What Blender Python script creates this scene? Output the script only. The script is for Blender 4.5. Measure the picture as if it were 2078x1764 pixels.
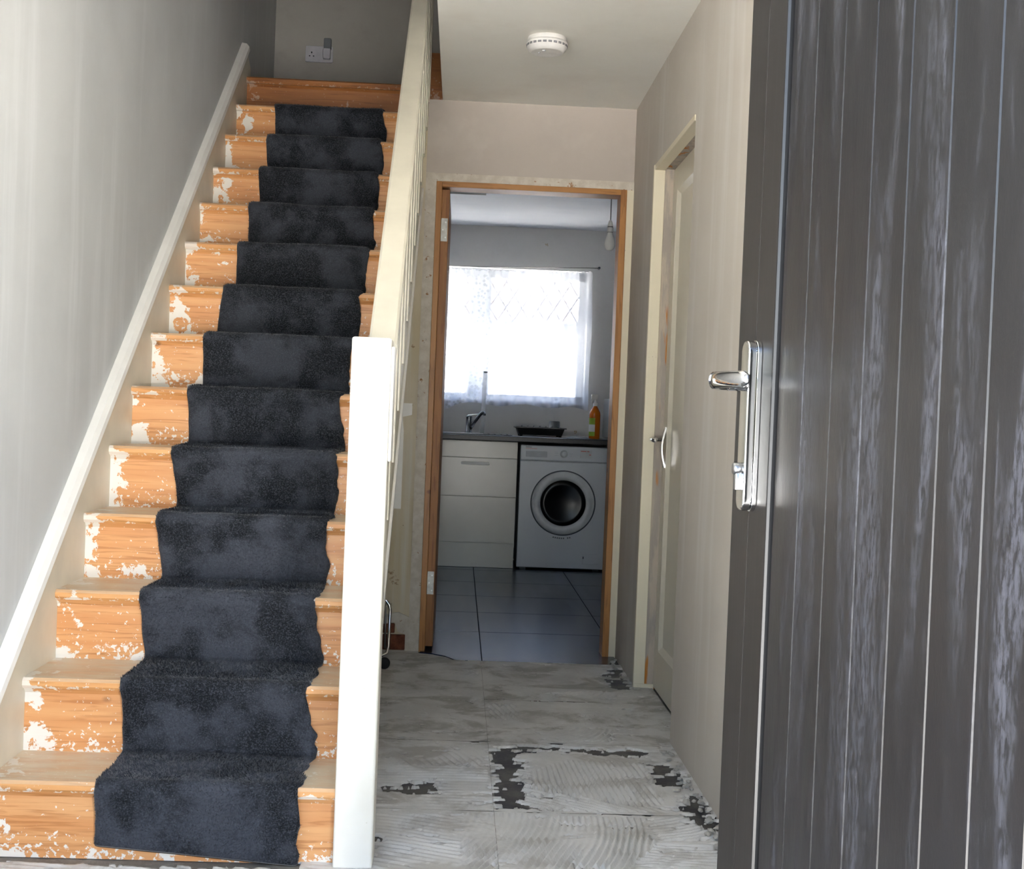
import bpy, bmesh, math, random
import numpy as np
from mathutils import Vector, Matrix, noise as mnoise

random.seed(7); rng = np.random.default_rng(7)
S = bpy.context.scene
for o in list(bpy.data.objects): bpy.data.objects.remove(o)
C = S.collection

# ------------------------------------------------------------------ camera
YAW, PIT, ROL, EYE, FPX = .0417, .0150, .0397, 1.0457, 2600.
fw = Vector((math.sin(YAW)*math.cos(PIT), math.cos(YAW)*math.cos(PIT), -math.sin(PIT)))
r0 = Vector((math.cos(YAW), -math.sin(YAW), 0)); d0 = fw.cross(r0)
rx = r0*math.cos(ROL) - d0*math.sin(ROL); dn = r0*math.sin(ROL) + d0*math.cos(ROL)
cd = bpy.data.cameras.new('camera'); cam = bpy.data.objects.new('camera', cd); C.objects.link(cam)
M = Matrix((( rx.x, -dn.x, -fw.x, 0), (rx.y, -dn.y, -fw.y, 0), (rx.z, -dn.z, -fw.z, EYE), (0, 0, 0, 1)))
cam.matrix_world = M
cd.sensor_fit = 'HORIZONTAL'; cd.sensor_width = 36; cd.lens = 36*FPX/2078; cd.clip_start = .02; cd.clip_end = 300
S.camera = cam

# ------------------------------------------------------------------ world, sun, exposure
w = bpy.data.worlds.new('world'); S.world = w; w.use_nodes = True
nt = w.node_tree; nt.nodes.clear()
sky = nt.nodes.new('ShaderNodeTexSky'); sky.sky_type = 'NISHITA'; sky.sun_disc = False
sky.sun_elevation = math.radians(48); sky.sun_rotation = math.radians(100); sky.air_density = 1.0; sky.dust_density = 2.5; sky.ozone_density = 1.0
bgn = nt.nodes.new('ShaderNodeBackground'); bgn.inputs[1].default_value = 0.56
wo = nt.nodes.new('ShaderNodeOutputWorld')
nt.links.new(sky.outputs[0], bgn.inputs[0]); nt.links.new(bgn.outputs[0], wo.inputs[0])
sl = bpy.data.lights.new('sun', 'SUN'); sl.energy = 54; sl.angle = math.radians(.6); sl.color = (1, .985, .96)
so = bpy.data.objects.new('sun', sl); C.objects.link(so)
so.rotation_euler = Vector((-.80, .14, -1.0)).to_track_quat('-Z', 'Y').to_euler()   # from the right, high
# daylight openings: portals at the front door and the kitchen window
def portal(name, loc, rot, sx, sy):
    l = bpy.data.lights.new(name, 'AREA'); l.shape = 'RECTANGLE'; l.size = sx; l.size_y = sy
    l.cycles.is_portal = True
    o = bpy.data.objects.new(name, l); C.objects.link(o); o.location = loc; o.rotation_euler = rot
portal('front_door_portal', (-.02, .62, 1.05), (math.radians(90), 0, 0), 1.0, 2.1)
portal('kitchen_window_portal', (-.03, 9.6, 1.62), (math.radians(-90), 0, 0), 1.9, 1.0)
# sunlight thrown back low through the doorway by something bright on the drive (it lights the left wall in the photograph)
gl_ = bpy.data.lights.new('sun_reflection', 'SPOT'); gl_.energy = 125; gl_.spot_size = math.radians(50); gl_.spot_blend = .5; gl_.shadow_soft_size = .05; gl_.color = (1, .99, .98)
go_ = bpy.data.objects.new('sun_reflection', gl_); C.objects.link(go_); go_.location = (1.18, -1.26, .75)
go_.rotation_euler = (Vector((-.9, 4.2, 1.45))-Vector(go_.location)).to_track_quat('-Z', 'Y').to_euler()
S.view_settings.view_transform = 'Standard'; S.view_settings.look = 'None'
S.view_settings.gamma = 1; S.view_settings.use_curve_mapping = False
S.view_settings.exposure = 1.33

# ------------------------------------------------------------------ materials
def lin(c):
    if isinstance(c, str):
        c = tuple(int(c[i:i+2], 16)/255 for i in (0, 2, 4))
        c = tuple(x/12.92 if x <= .04045 else ((x+.055)/1.055)**2.4 for x in c)
    return (*c, 1) if len(c) == 3 else c
class N:
    """tiny node builder"""
    def __init__(s, name):
        s.m = bpy.data.materials.new(name); s.m.use_nodes = True; s.t = s.m.node_tree
        s.b = s.t.nodes['Principled BSDF']; s.out = s.t.nodes['Material Output']
        s.geo = s.n('ShaderNodeNewGeometry'); s.tc = s.n('ShaderNodeTexCoord')
    def n(s, t, **k):
        x = s.t.nodes.new(t)
        for a, v in k.items(): setattr(x, a, v)
        return x
    def l(s, a, b): s.t.links.new(a, b)
    def put(s, sock, v):
        if hasattr(v, 'is_linked') or hasattr(v, 'links'): s.l(v, sock)
        elif isinstance(v, (str, tuple)) and sock.type == 'RGBA': sock.default_value = lin(v)
        else: sock.default_value = v
    def pos(s, sc=(1, 1, 1), off=(0, 0, 0), obj=False):
        mp = s.n('ShaderNodeMapping'); mp.inputs['Scale'].default_value = sc; mp.inputs['Location'].default_value = off
        s.l(s.tc.outputs['Object'] if obj else s.geo.outputs['Position'], mp.inputs[0]); return mp.outputs[0]
    def noise(s, v, scale=5, detail=4, rough=.55, dist=0):
        x = s.n('ShaderNodeTexNoise'); s.l(v, x.inputs['Vector']); x.inputs['Scale'].default_value = scale
        x.inputs['Detail'].default_value = detail; x.inputs['Roughness'].default_value = rough; x.inputs['Distortion'].default_value = dist
        return x.outputs[0]
    def vor(s, v, scale=5, feature='F1'):
        x = s.n('ShaderNodeTexVoronoi'); x.feature = feature; s.l(v, x.inputs['Vector']); x.inputs['Scale'].default_value = scale
        return x.outputs[0]
    def ss(s, v, a, b, lo=0., hi=1.):
        x = s.n('ShaderNodeMapRange'); x.interpolation_type = 'SMOOTHSTEP'; s.put(x.inputs[0], v)
        x.inputs[1].default_value = a; x.inputs[2].default_value = b; x.inputs[3].default_value = lo; x.inputs[4].default_value = hi
        return x.outputs[0]
    def math(s, op, a, b=0.):
        x = s.n('ShaderNodeMath', operation=op); s.put(x.inputs[0], a); s.put(x.inputs[1], b); return x.outputs[0]
    def mix(s, f, a, b):
        x = s.n('ShaderNodeMix', data_type='RGBA'); s.put(x.inputs[0], f); s.put(x.inputs[6], a); s.put(x.inputs[7], b); return x.outputs[2]
    def xyz(s, v):
        x = s.n('ShaderNodeSeparateXYZ'); s.l(v, x.inputs[0]); return x.outputs
    def col(s, v): s.put(s.b.inputs['Base Color'], v); return s
    def rough(s, v): s.put(s.b.inputs['Roughness'], v); return s
    def spec(s, v): s.b.inputs['Specular IOR Level'].default_value = v; return s
    def metal(s, v=1.): s.b.inputs['Metallic'].default_value = v; return s
    def bump(s, v, st=.3, d=.01):
        x = s.n('ShaderNodeBump'); x.inputs['Strength'].default_value = st; x.inputs['Distance'].default_value = d
        s.l(v, x.inputs['Height']); s.l(x.outputs[0], s.b.inputs['Normal']); return s
MAT = {}
def plain(name, c, rough=.5, spec=.5, var=.06, scale=20, metal=0.):
    n = N(name); v = n.noise(n.pos(obj=True), scale, 3)
    c = lin(c); d = tuple(x*(1-var*2) for x in c[:3])
    n.col(n.mix(n.ss(v, .3, .7), d, c)).rough(rough).spec(spec)
    if metal: n.metal(metal)
    MAT[name] = n.m; return n.m
def plaster(name, c1, c2, c3, streak=(6, 6, .5), bump=.12, spots=0., spotcol='8a7a5c'):
    n = N(name); p = n.pos()
    a = n.noise(p, 1.6, 5, .6); b = n.noise(n.pos(streak), 1.3, 4, .6); c = n.noise(p, 60, 3)
    k = n.mix(n.ss(a, .3, .7), c1, c2); k = n.mix(n.ss(b, .5, .75, 0, .7), k, c3)
    if spots:
        sp = n.ss(n.noise(p, 9, 5, .65), .72-spots*.1, .76-spots*.1); k = n.mix(n.math('MULTIPLY', sp, .8), k, spotcol)
    n.col(k).rough(.85).spec(.25).bump(n.math('ADD', n.math('MULTIPLY', a, .6), n.math('MULTIPLY', c, .15)), bump, .02)
    MAT[name] = n.m; return n.m
plaster('plaster_left', 'c6c7c6', 'd1d2d1', 'dddede')
plaster('plaster_right', 'c4bcb1', 'ccc5bb', 'd4cfc8')
plaster('plaster_end', 'bcb2a8', 'c6bbb1', 'ccc3b9', streak=(3, 3, 3))
plaster('paint_ceiling', 'e8e5dc', 'edebe3', 'e2ddd3', streak=(2, 2, 2), bump=.05)
plaster('paint_kitchen', 'cbcbca', 'd3d3d2', 'c4c5c5', streak=(3, 3, 3), spots=.35, spotcol='a08a5e')
plaster('paint_kitchen_ceiling', 'dfe2e6', 'e4e6ea', 'd9dde2', streak=(2, 8, 2), bump=.04)
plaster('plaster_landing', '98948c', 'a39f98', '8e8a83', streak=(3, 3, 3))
plaster('stripped_wall', 'cdbf9f', 'd8cdb8', 'dcdad2', streak=(14, 14, .5), bump=.3, spots=.8, spotcol='8f6f4e')
plain('render_outside', 'd9d4cb', .9, .2); plain('roof_outside', '4c443f', .9, .2)
plain('paving', 'c9c7c3', .9, .2, .1, 2); plain('garden_fence', 'b9a88f', .8, .2)
plain('cream_paint', 'ddd6c3', .42, .5, .05, 8)
plain('white_gloss', 'f2efe8', .38, .5, .03, 8)
plain('chrome', 'd8d9da', .06, .5, .0, 5, 1.); plain('steel', 'b5b6b8', .28, .5, .03, 30, 1.)
plain('dull_steel', '9a9a96', .4, .5, .1, 60, 1.)
plain('black_plastic', '1b1c1e', .35); plain('grey_plastic', '6d7174', .4); plain('white_plastic', 'e6e3de', .4)
plain('socket_white', 'b4b2b8', .35); plain('rubber', '141414', .7)
plain('cabinet_cream', 'dedacd', .22, .5, .03, 4); plain('machine_white', 'd9dde2', .25, .5, .01, 3)
plain('ring_white', 'e2e4e6', .3); plain('panel_grey', 'b9bec6', .35); plain('seal_dark', '39414d', .5)
plain('black_void', '050506', .8, .1); plain('mark_grey', '6a7078', .6); plain('mark_red', 'd98078', .6); plain('sticker', 'cfd2d4', .5)
plain('upvc', 'eef0f2', .35); plain('lead', '6b6e74', .6)
plain('worktop', '2b2c30', .32, .5, .15, 90); plain('brick_red', '7d4a36', .9, .2, .25, 40); plain('mortar', '9b8f80', .9, .2, .15, 50)
plain('wall_lump', 'bcb8b0', .9, .2, .15, 40)
plain('brass_seal', '2a2b33', .5)
plain('tap_chrome', '7d8288', .16, .5, .0, 5, 1.)
n = N('dark_glass'); n.col('08080a').rough(.22).spec(.25); MAT['dark_glass'] = n.m
n = N('orange_liquid'); n.col('d9731a').rough(.08); n.b.inputs['Transmission Weight'].default_value = .35; MAT['orange_liquid'] = n.m
n = N('clear_plastic'); n.col('eef0f0').rough(.1); n.b.inputs['Alpha'].default_value = .22; MAT['clear_plastic'] = n.m
plain('label_green', '8fb02e', .5); plain('label_white', 'dfe0e2', .5); plain('bulb_glass', 'e8e6df', .2, .5, .0)
# window glass: mostly see-through with a weak mirror
n = N('window_glass'); n.t.nodes.remove(n.b)
tr = n.n('ShaderNodeBsdfTransparent'); gl = n.n('ShaderNodeBsdfGlossy'); gl.inputs['Roughness'].default_value = .02
mx = n.n('ShaderNodeMixShader'); mx.inputs[0].default_value = .06
n.l(tr.outputs[0], mx.inputs[1]); n.l(gl.outputs[0], mx.inputs[2]); n.l(mx.outputs[0], n.out.inputs[0]); MAT['window_glass'] = n.m
# lace net curtain
n = N('lace'); n.t.nodes.remove(n.b); p = n.pos()
fl = n.ss(n.vor(n.pos((1, .2, 1)), 34), .25, .5); band = n.ss(n.noise(n.pos((3.2, .1, .4)), 1.6, 3), .46, .6)
fig = n.math('MULTIPLY', fl, band); dens = n.math('ADD', n.math('MULTIPLY', fig, .38), .52)
df = n.n('ShaderNodeBsdfDiffuse'); df.inputs[0].default_value = lin('f0f2f6')
tl = n.n('ShaderNodeBsdfTranslucent'); tl.inputs[0].default_value = lin('c0c4cc')
m1 = n.n('ShaderNodeMixShader'); m1.inputs[0].default_value = .55; n.l(df.outputs[0], m1.inputs[1]); n.l(tl.outputs[0], m1.inputs[2])
tr = n.n('ShaderNodeBsdfTransparent'); m2 = n.n('ShaderNodeMixShader'); n.l(dens, m2.inputs[0])
n.l(tr.outputs[0], m2.inputs[1]); n.l(m1.outputs[0], m2.inputs[2]); n.l(m2.outputs[0], n.out.inputs[0]); MAT['lace'] = n.m
# pine, old varnish with white paint splashes; tops are dusty, and paled to stand in for sky light
def pine(name, c1, c2, c3, paint=0., dust_skylight=0., grain=(1.3, 16, 26), rough=.42):
    n = N(name); p = n.pos(grain)
    d = n.noise(p, 1.5, 2, .5); g = n.n('ShaderNodeTexNoise'); n.l(p, g.inputs['Vector']); g.inputs['Scale'].default_value = 3.2
    g.inputs['Detail'].default_value = 5; g.inputs['Distortion'].default_value = 1.2
    k = n.mix(n.ss(d, .3, .7), c1, c2); k = n.mix(n.ss(g.outputs[0], .5, .68, 0, .75), k, c3)
    kn = n.ss(n.vor(n.pos((1, 1, 1.6), (.3, .2, .1)), 3.3), .035, .075, 1, 0)
    k = n.mix(n.math('MULTIPLY', kn, .7), k, '5a2e14')
    r = rough
    if dust_skylight:
        nz = n.xyz(n.geo.outputs['True Normal'])[2]
        du = n.math('MULTIPLY', n.ss(nz, .5, .95), n.ss(n.noise(n.pos((1, 3, 3)), 6, 5, .7), .28, .62, .45, 1.))
        k = n.mix(n.math('MULTIPLY', du, dust_skylight), k, 'd6c8ae')
    if paint:
        q = n.pos(); x = n.xyz(q)[0]; gz = n.xyz(n.tc.outputs['Generated'])[2]
        edge = n.ss(x, -1.035, -.93, .17, 0.); low = n.ss(gz, 0., .6, .095, 0.)
        nn = n.noise(q, 17, 7, .62, .3); fine = n.noise(q, 85, 4, .6)
        t = n.math('ADD', nn, n.math('ADD', edge, low))
        m1 = n.ss(t, .665, .685); m2 = n.ss(n.math('ADD', fine, n.math('MULTIPLY', low, 1.2)), .665, .69)
        mm = n.math('MAXIMUM', m1, m2); k = n.mix(n.math('MULTIPLY', mm, paint), k, 'e6e2d8')
    n.col(k).rough(r).bump(g.outputs[0], .08, .004); MAT[name] = n.m; return n.m
pine('pine_riser', 'd0915a', 'dba36c', 'b2733e', .95)
pine('pine_tread', 'cf9358', 'd9a268', 'b27840', .8, .95)
pine('pine_landing', '8a5426', '98602e', '6f3f1a', .25, .0)
pine('pine_lining', 'a87238', 'b47e42', '8c5a2a', 0, 0, (16, 16, 1.3))
pine('pine_head', 'a87238', 'b47e42', '8c5a2a', 0, 0, (1.3, 16, 16))
pine('pine_door', '946030', 'a06c38', '7a4a22', 0, 0, (16, 16, 1.3), .5)
# stripped old frame: off white filler with brown bare spots
n = N('stripped_frame'); p = n.pos(); a = n.noise(p, 7, 6, .65); b = n.noise(p, 30, 5, .6)
k = n.mix(n.ss(b, .3, .7), 'd6cec1', 'c6bcad'); k = n.mix(n.ss(n.noise(p, 26, 6, .7), .615, .66), k, '9c7048'); k = n.mix(n.ss(a, .66, .70), k, '8f8578'); n.col(k).rough(.8).bump(b, .35, .006); MAT['stripped_frame'] = n.m
n = N('bare_jamb'); p = n.pos((9, 9, 1.4)); a = n.noise(p, 3, 6, .65)
k = n.mix(n.ss(a, .42, .58), 'a39a90', 'b9ac9c'); k = n.mix(n.ss(n.noise(p, 2.1, 3), .58, .63), k, 'b9772f'); n.col(k).rough(.85); MAT['bare_jamb'] = n.m
n = N('cream_chipped'); p = n.pos(); a = n.noise(p, 22, 6, .7)
k = n.mix(n.ss(a, .69, .71), 'e0d6bd', '8c8074'); n.col(k).rough(.5); MAT['cream_chipped'] = n.m
# newel: white gloss with scuffs
n = N('newel_paint'); a = n.noise(n.pos(), 55, 4, .6); b = n.noise(n.pos(), 4, 4)
k = n.mix(n.ss(b, .35, .65), 'f1ede2', 'e6e0d0'); k = n.mix(n.ss(a, .73, .75, 0, .8), k, 'b9a684'); n.col(k).rough(.4); MAT['newel_paint'] = n.m
# carpet
n = N('carpet_pile'); p = n.pos(); a = n.noise(p, 7, 4, .6); b = n.noise(p, 260, 2)
k = n.mix(n.ss(a, .40, .60), '17191d', '3b3e45'); k = n.mix(n.ss(b, .45, .7, 0, .6), k, '4e5158'); n.col(k).rough(.9).spec(.15)
n.b.inputs['Sheen Weight'].default_value = .25; n.b.inputs['Sheen Roughness'].default_value = .4; MAT['carpet_pile'] = n.m
# floor
n = N('floor_slab'); p = n.pos(); a = n.noise(p, 4, 6, .65); b = n.noise(p, 40, 4, .7)
k = n.mix(n.ss(a, .35, .65), '6b6862', '86827a'); k = n.mix(n.ss(b, .55, .7, 0, .6), k, 'a09b92'); n.col(k).rough(.75).bump(b, .4, .01); MAT['floor_slab'] = n.m
n = N('bitumen'); p = n.pos(); a = n.noise(p, 9, 6, .65); b = n.noise(p, 60, 4, .7)
k = n.mix(n.ss(a, .4, .62), '2e2d31', '5a5650'); k = n.mix(n.ss(b, .6, .72, 0, .6), k, '7a756d'); n.col(k).rough(.6).bump(b, .3, .004); MAT['bitumen'] = n.m
def bedmat(name, c1, c2, c3, c4):
    n = N(name); p = n.pos(); a = n.noise(n.pos((1, .8, 1)), 5, 6, .62); b = n.noise(p, 45, 5, .7); c = n.noise(n.pos((1, 1.25, 1)), 4.3, 6, .65, .5)
    k = n.mix(n.ss(a, .35, .65), c1, c2); k = n.mix(n.ss(c, .48, .62, 0, .9), k, c3); k = n.mix(n.ss(b, .60, .72, 0, .6), k, c4)
    n.col(k).rough(.85).spec(.25).bump(b, .3, .005); MAT[name] = n.m
bedmat('adhesive_light', 'c9c8c4', 'd6d5d2', 'b3b0a9', 'e9e8e5')
bedmat('adhesive_grey', 'bebdb9', 'cdccc8', 'a19e96', 'e0dfdc')
n = N('kitchen_tile'); p = n.pos((6, .7, 1)); a = n.noise(p, 2.2, 4); b = n.noise(n.pos(), 130, 2)
n.col(n.mix(n.ss(a, .35, .65), '141c30', '1a233b')).rough(n.ss(a, .3, .7, .24, .27)); MAT['kitchen_tile'] = n.m  # blue in the base colour stands in for reflected window sky
plain('grout', '17181a', .8, .2)
# front door: dark foil, sheen broken by dusty streaks
n = N('door_foil'); st = n.noise(n.pos((5, 5, .6)), 2.9, 5, .60, .4); fi = n.noise(n.pos((1, 1, .35)), 160, 4, .7)
du = n.math('MULTIPLY', n.ss(st, .47, .64), n.ss(fi, .38, .60))
k = n.mix(n.math('MULTIPLY', du, .45), '19191b', '5a5c66'); k = n.mix(n.ss(n.noise(n.pos((60, 60, 1.2)), 3, 3), .4, .7, 0, .35), k, '1b191c')
n.col(k).rough(n.ss(st, .35, .7, .30, .5)).bump(fi, .12, .002); MAT['door_foil'] = n.m
n = N('door_stile'); fi = n.noise(n.pos((70, 70, 1.4)), 3, 4); n.col(n.mix(n.ss(fi, .35, .65), '1c1a18', '242120')).rough(.46); MAT['door_stile'] = n.m
n = N('inner_door_paint'); a = n.noise(n.pos(), 3, 3); n.col(n.mix(a, 'd6cfbd', 'dcd6c6')).rough(.3); MAT['inner_door_paint'] = n.m

# ------------------------------------------------------------------ mesh helpers
def wloc(o):
    v = Vector()
    while o: v += Vector(o.location); o = o.parent
    return v
def link(name, me, m, parent=None, smooth=False):
    """parts keep the thing's frame; top-level meshes get their origin at the base"""
    if parent is not None:
        off = wloc(parent); me.transform(Matrix.Translation(-off))
        o = bpy.data.objects.new(name, me); o.parent = parent
    else:
        co = np.empty(len(me.vertices)*3); me.vertices.foreach_get('co', co); co = co.reshape(-1, 3)
        lo, hi = co.min(0), co.max(0); b = Vector(((lo[0]+hi[0])/2, (lo[1]+hi[1])/2, lo[2]))
        me.transform(Matrix.Translation(-b)); o = bpy.data.objects.new(name, me); o.location = b
    if m: me.materials.append(MAT[m])
    if smooth: me.polygons.foreach_set('use_smooth', [True]*len(me.polygons))
    C.objects.link(o); return o
def fin(name, bm, m, parent=None, smooth=False):
    bmesh.ops.recalc_face_normals(bm, faces=bm.faces)
    me = bpy.data.meshes.new(name); bm.to_mesh(me); bm.free(); return link(name, me, m, parent, smooth)
def tag(o, label, cat=None, group=None, kind=None):
    o['label'] = label
    if cat: o['category'] = cat
    if group: o['group'] = group
    if kind: o['kind'] = kind
    return o
def thing(name, loc, label, cat, group=None, kind=None):
    o = bpy.data.objects.new(name, None); o.empty_display_size = .05; o.location = loc; C.objects.link(o)
    return tag(o, label, cat, group, kind)
def box(bm, x0, x1, y0, y1, z0, z1, bev=0, seg=2):
    b2 = bmesh.new()
    vs = [b2.verts.new((x, y, z)) for x in (x0, x1) for y in (y0, y1) for z in (z0, z1)]
    for f in ((0, 1, 3, 2), (4, 6, 7, 5), (0, 4, 5, 1), (2, 3, 7, 6), (0, 2, 6, 4), (1, 5, 7, 3)): b2.faces.new([vs[i] for i in f])
    bmesh.ops.recalc_face_normals(b2, faces=b2.faces)
    if bev: bmesh.ops.bevel(b2, geom=b2.edges[:], offset=bev, segments=seg, affect='EDGES', profile=.5)
    join(bm, b2)
def join(bm, b2):
    me = bpy.data.meshes.new('t'); b2.to_mesh(me); b2.free(); bm.from_mesh(me); bpy.data.meshes.remove(me)
def prism(bm, pts, axis, a, b, bev=0, seg=2):
    """polygon in the two other axes, extruded along axis from a to b"""
    b2 = bmesh.new()
    def P(p, t): return {'x': (t, p[0], p[1]), 'y': (p[0], t, p[1]), 'z': (p[0], p[1], t)}[axis]
    A = [b2.verts.new(P(p, a)) for p in pts]; B = [b2.verts.new(P(p, b)) for p in pts]
    b2.faces.new(A); b2.faces.new(B[::-1])
    for i in range(len(pts)): j = (i+1) % len(pts); b2.faces.new((A[i], A[j], B[j], B[i]))
    bmesh.ops.recalc_face_normals(b2, faces=b2.faces)
    if bev: bmesh.ops.bevel(b2, geom=b2.edges[:], offset=bev, segments=seg, affect='EDGES', profile=.5)
    join(bm, b2)
def tube(bm, path, r, n=10, cap=True):
    path = [Vector(p) for p in path]; rings = []; rr = r if isinstance(r, (list, tuple)) else [r]*len(path); up = None
    for i, p in enumerate(path):
        t = (path[min(i+1, len(path)-1)] - path[max(i-1, 0)]).normalized()
        if up is None: up = t.orthogonal().normalized()
        else: up = (up - t*up.dot(t)).normalized()
        s = t.cross(up)
        rings.append([bm.verts.new(p + (up*math.cos(k*2*math.pi/n) + s*math.sin(k*2*math.pi/n))*rr[i]) for k in range(n)])
    for a, b in zip(rings, rings[1:]):
        for k in range(n): bm.faces.new((a[k], a[(k+1) % n], b[(k+1) % n], b[k]))
    if cap: bm.faces.new(rings[0][::-1]); bm.faces.new(rings[-1])
def lathe(bm, prof, c, axis='z', n=32):
    """profile (radius, height) turned about an axis through c"""
    c = Vector(c); rings = []
    for r, h in prof:
        ring = []
        for k in range(n if r > 1e-6 else 1):
            a = 2*math.pi*k/n; q = {'z': (r*math.cos(a), r*math.sin(a), h), 'y': (r*math.cos(a), h, r*math.sin(a)), 'x': (h, r*math.cos(a), r*math.sin(a))}[axis]
            ring.append(bm.verts.new(c + Vector(q)))
        rings.append(ring)
    for a, b in zip(rings, rings[1:]):
        for k in range(n):
            j = (k+1) % n
            if len(a) == 1 and len(b) == 1: continue
            if len(a) == 1: bm.faces.new((a[0], b[k], b[j]))
            elif len(b) == 1: bm.faces.new((a[k], a[j], b[0]))
            else: bm.faces.new((a[k], a[j], b[j], b[k]))
def rrect(cx, cy, w_, h_, r, n=6):
    out = []
    for (sx, sy, a0) in ((1, 1, 0), (-1, 1, 90), (-1, -1, 180), (1, -1, 270)):
        for k in range(n+1):
            a = math.radians(a0 + 90*k/n); out.append((cx + sx*(w_/2-r) + r*math.cos(a), cy + sy*(h_/2-r) + r*math.sin(a)))
    return out
def one(name, m, parent, *a, bev=0, seg=2, smooth=False):
    bm = bmesh.new(); box(bm, *a, bev=bev, seg=seg); return fin(name, bm, m, parent, smooth)
def gridmesh(name, V, nu, nv):
    """V (nu*nv,3) row-major -> quads"""
    i = np.arange(nu*nv).reshape(nu, nv); q = np.stack([i[:-1, :-1], i[1:, :-1], i[1:, 1:], i[:-1, 1:]], -1).reshape(-1, 4)
    me = bpy.data.meshes.new(name); me.vertices.add(len(V)); me.vertices.foreach_set('co', V.astype(np.float32).ravel())
    me.loops.add(q.size); me.loops.foreach_set('vertex_index', q.astype(np.int32).ravel())
    me.polygons.add(len(q)); me.polygons.foreach_set('loop_start', np.arange(0, q.size, 4, dtype=np.int32))
    me.update(calc_edges=True); return me
def vnoise(x, y, s, seed=0):
    """smooth value noise on arrays"""
    x = x*s + seed*17.3; y = y*s + seed*9.7
    xi = np.floor(x).astype(int); yi = np.floor(y).astype(int); fx = x-xi; fy = y-yi
    fx = fx*fx*(3-2*fx); fy = fy*fy*(3-2*fy)
    def h(a, b):
        k = np.sin(a*127.1 + b*311.7 + seed*74.7)*43758.5453; return k - np.floor(k)
    return (h(xi, yi)*(1-fx)+h(xi+1, yi)*fx)*(1-fy) + (h(xi, yi+1)*(1-fx)+h(xi+1, yi+1)*fx)*fy
def fbm(x, y, s, o=4, seed=0):
    v = 0; a = .5; t = 0
    for k in range(o): v = v + a*vnoise(x, y, s*2**k, seed+k); t += a; a *= .55
    return v/t

# ------------------------------------------------------------------ key sizes
XL, XR = -1.06, .722; YF = 5.584; CEIL = 2.4; UP = 2.546; TOP = 4.9
XS = -1.031; XI = -.25                    # faces of the two strings
RIS, GO, Y1 = .1819, .2326, 2.9036
YB = 9.235; YM = 8.657; YFR = 1.0
def nose(y): return RIS*((y-Y1)/GO + 1)

def struct(name, m, boxes, label, cat='wall'):
    bm = bmesh.new()
    for b in boxes: box(bm, *b)
    o = fin(name, bm, m); tag(o, label, cat, kind='structure'); return o

# ------------------------------------------------------------------ shell of the hall
struct('wall_left', 'plaster_left', [(XL-.12, XL, .7, 7.05, -.1, TOP)], 'bare grey-white plastered wall running up beside the staircase')
struct('wall_right', 'plaster_right', [(XR, XR+.12, .7, 4.107, -.1, CEIL), (XR, XR+.12, 4.965, YF+.1, -.1, CEIL), (XR, XR+.12, 4.107, 4.965, 2.035, CEIL)],
       'beige-grey skimmed plaster wall with the closed white door in it')
W_END = struct('wall_end', 'plaster_end', [(-.184, XR, YF, YF+.1, 2.082, CEIL)],
       'pinkish grey plaster above the kitchen doorway')
LOWEND = struct('wall_under_stairs', 'stripped_wall', [(XL, -.184, YF, YF+.1, -.1, 1.97), (-.252, -.184, YF, YF+.1, 1.97, CEIL)], 'patchy cream and white stripped wall beside the kitchen doorway')
struct('door_light_stop', 'plaster_right', [(XR+.12, XR+.2, 3.9, 5.2, -.1, 2.3)], 'unseen board added to stop light leaking under the closed white door')  # added backing that blocks the light leak beneath the closed door
struct('wall_front', 'plaster_left', [(XL, -.56, .72, YFR, 2.14, CEIL), (XL, -.56, .72, YFR, -.1, .25), (.53, XR, .72, YFR, -.1, CEIL), (-.56, .53, .72, YFR, 2.14, CEIL)], 'front wall around the open front door')
struct('ceiling', 'paint_ceiling', [(-.125, XR+.12, .7, YF+.1, CEIL, UP-.02), (XL, -.125, .7, 3.1, CEIL, UP-.02)], 'off-white hall ceiling with the smoke alarm', 'ceiling')
struct('wall_stairwell', 'plaster_landing', [(XL, -.125, 3.0, 3.1, UP-.02, TOP), (-.125, -.025, 3.0, 7.05, UP-.02, TOP)], 'upper stairwell walls out of sight above the hall')
struct('wall_landing', 'plaster_landing', [(XL-.12, .1, 6.92, 7.05, UP-.3, TOP)], 'dark grey wall at the top of the stairs with a double socket')
struct('ceiling_upstairs', 'paint_ceiling', [(XL-.12, .1, 2.9, 7.1, TOP, TOP+.1)], 'ceiling above the upper landing', 'ceiling')
struct('floor_landing', 'pine_landing', [(XL, -.025, 5.96, 6.92, UP-.1, UP-.012)], 'boarded floor of the upper landing', 'floor')
struct('trim_4', 'pine_landing', [(-.204, -.19, 5.56, 5.97, 2.37, 2.62), (-.19, -.125, 5.684, 5.97, 2.5, 2.62), (-.204, -.125, 5.655, 5.684, 2.402, 2.62)], 'brown apron board at the edge of the landing', 'trim')
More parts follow.
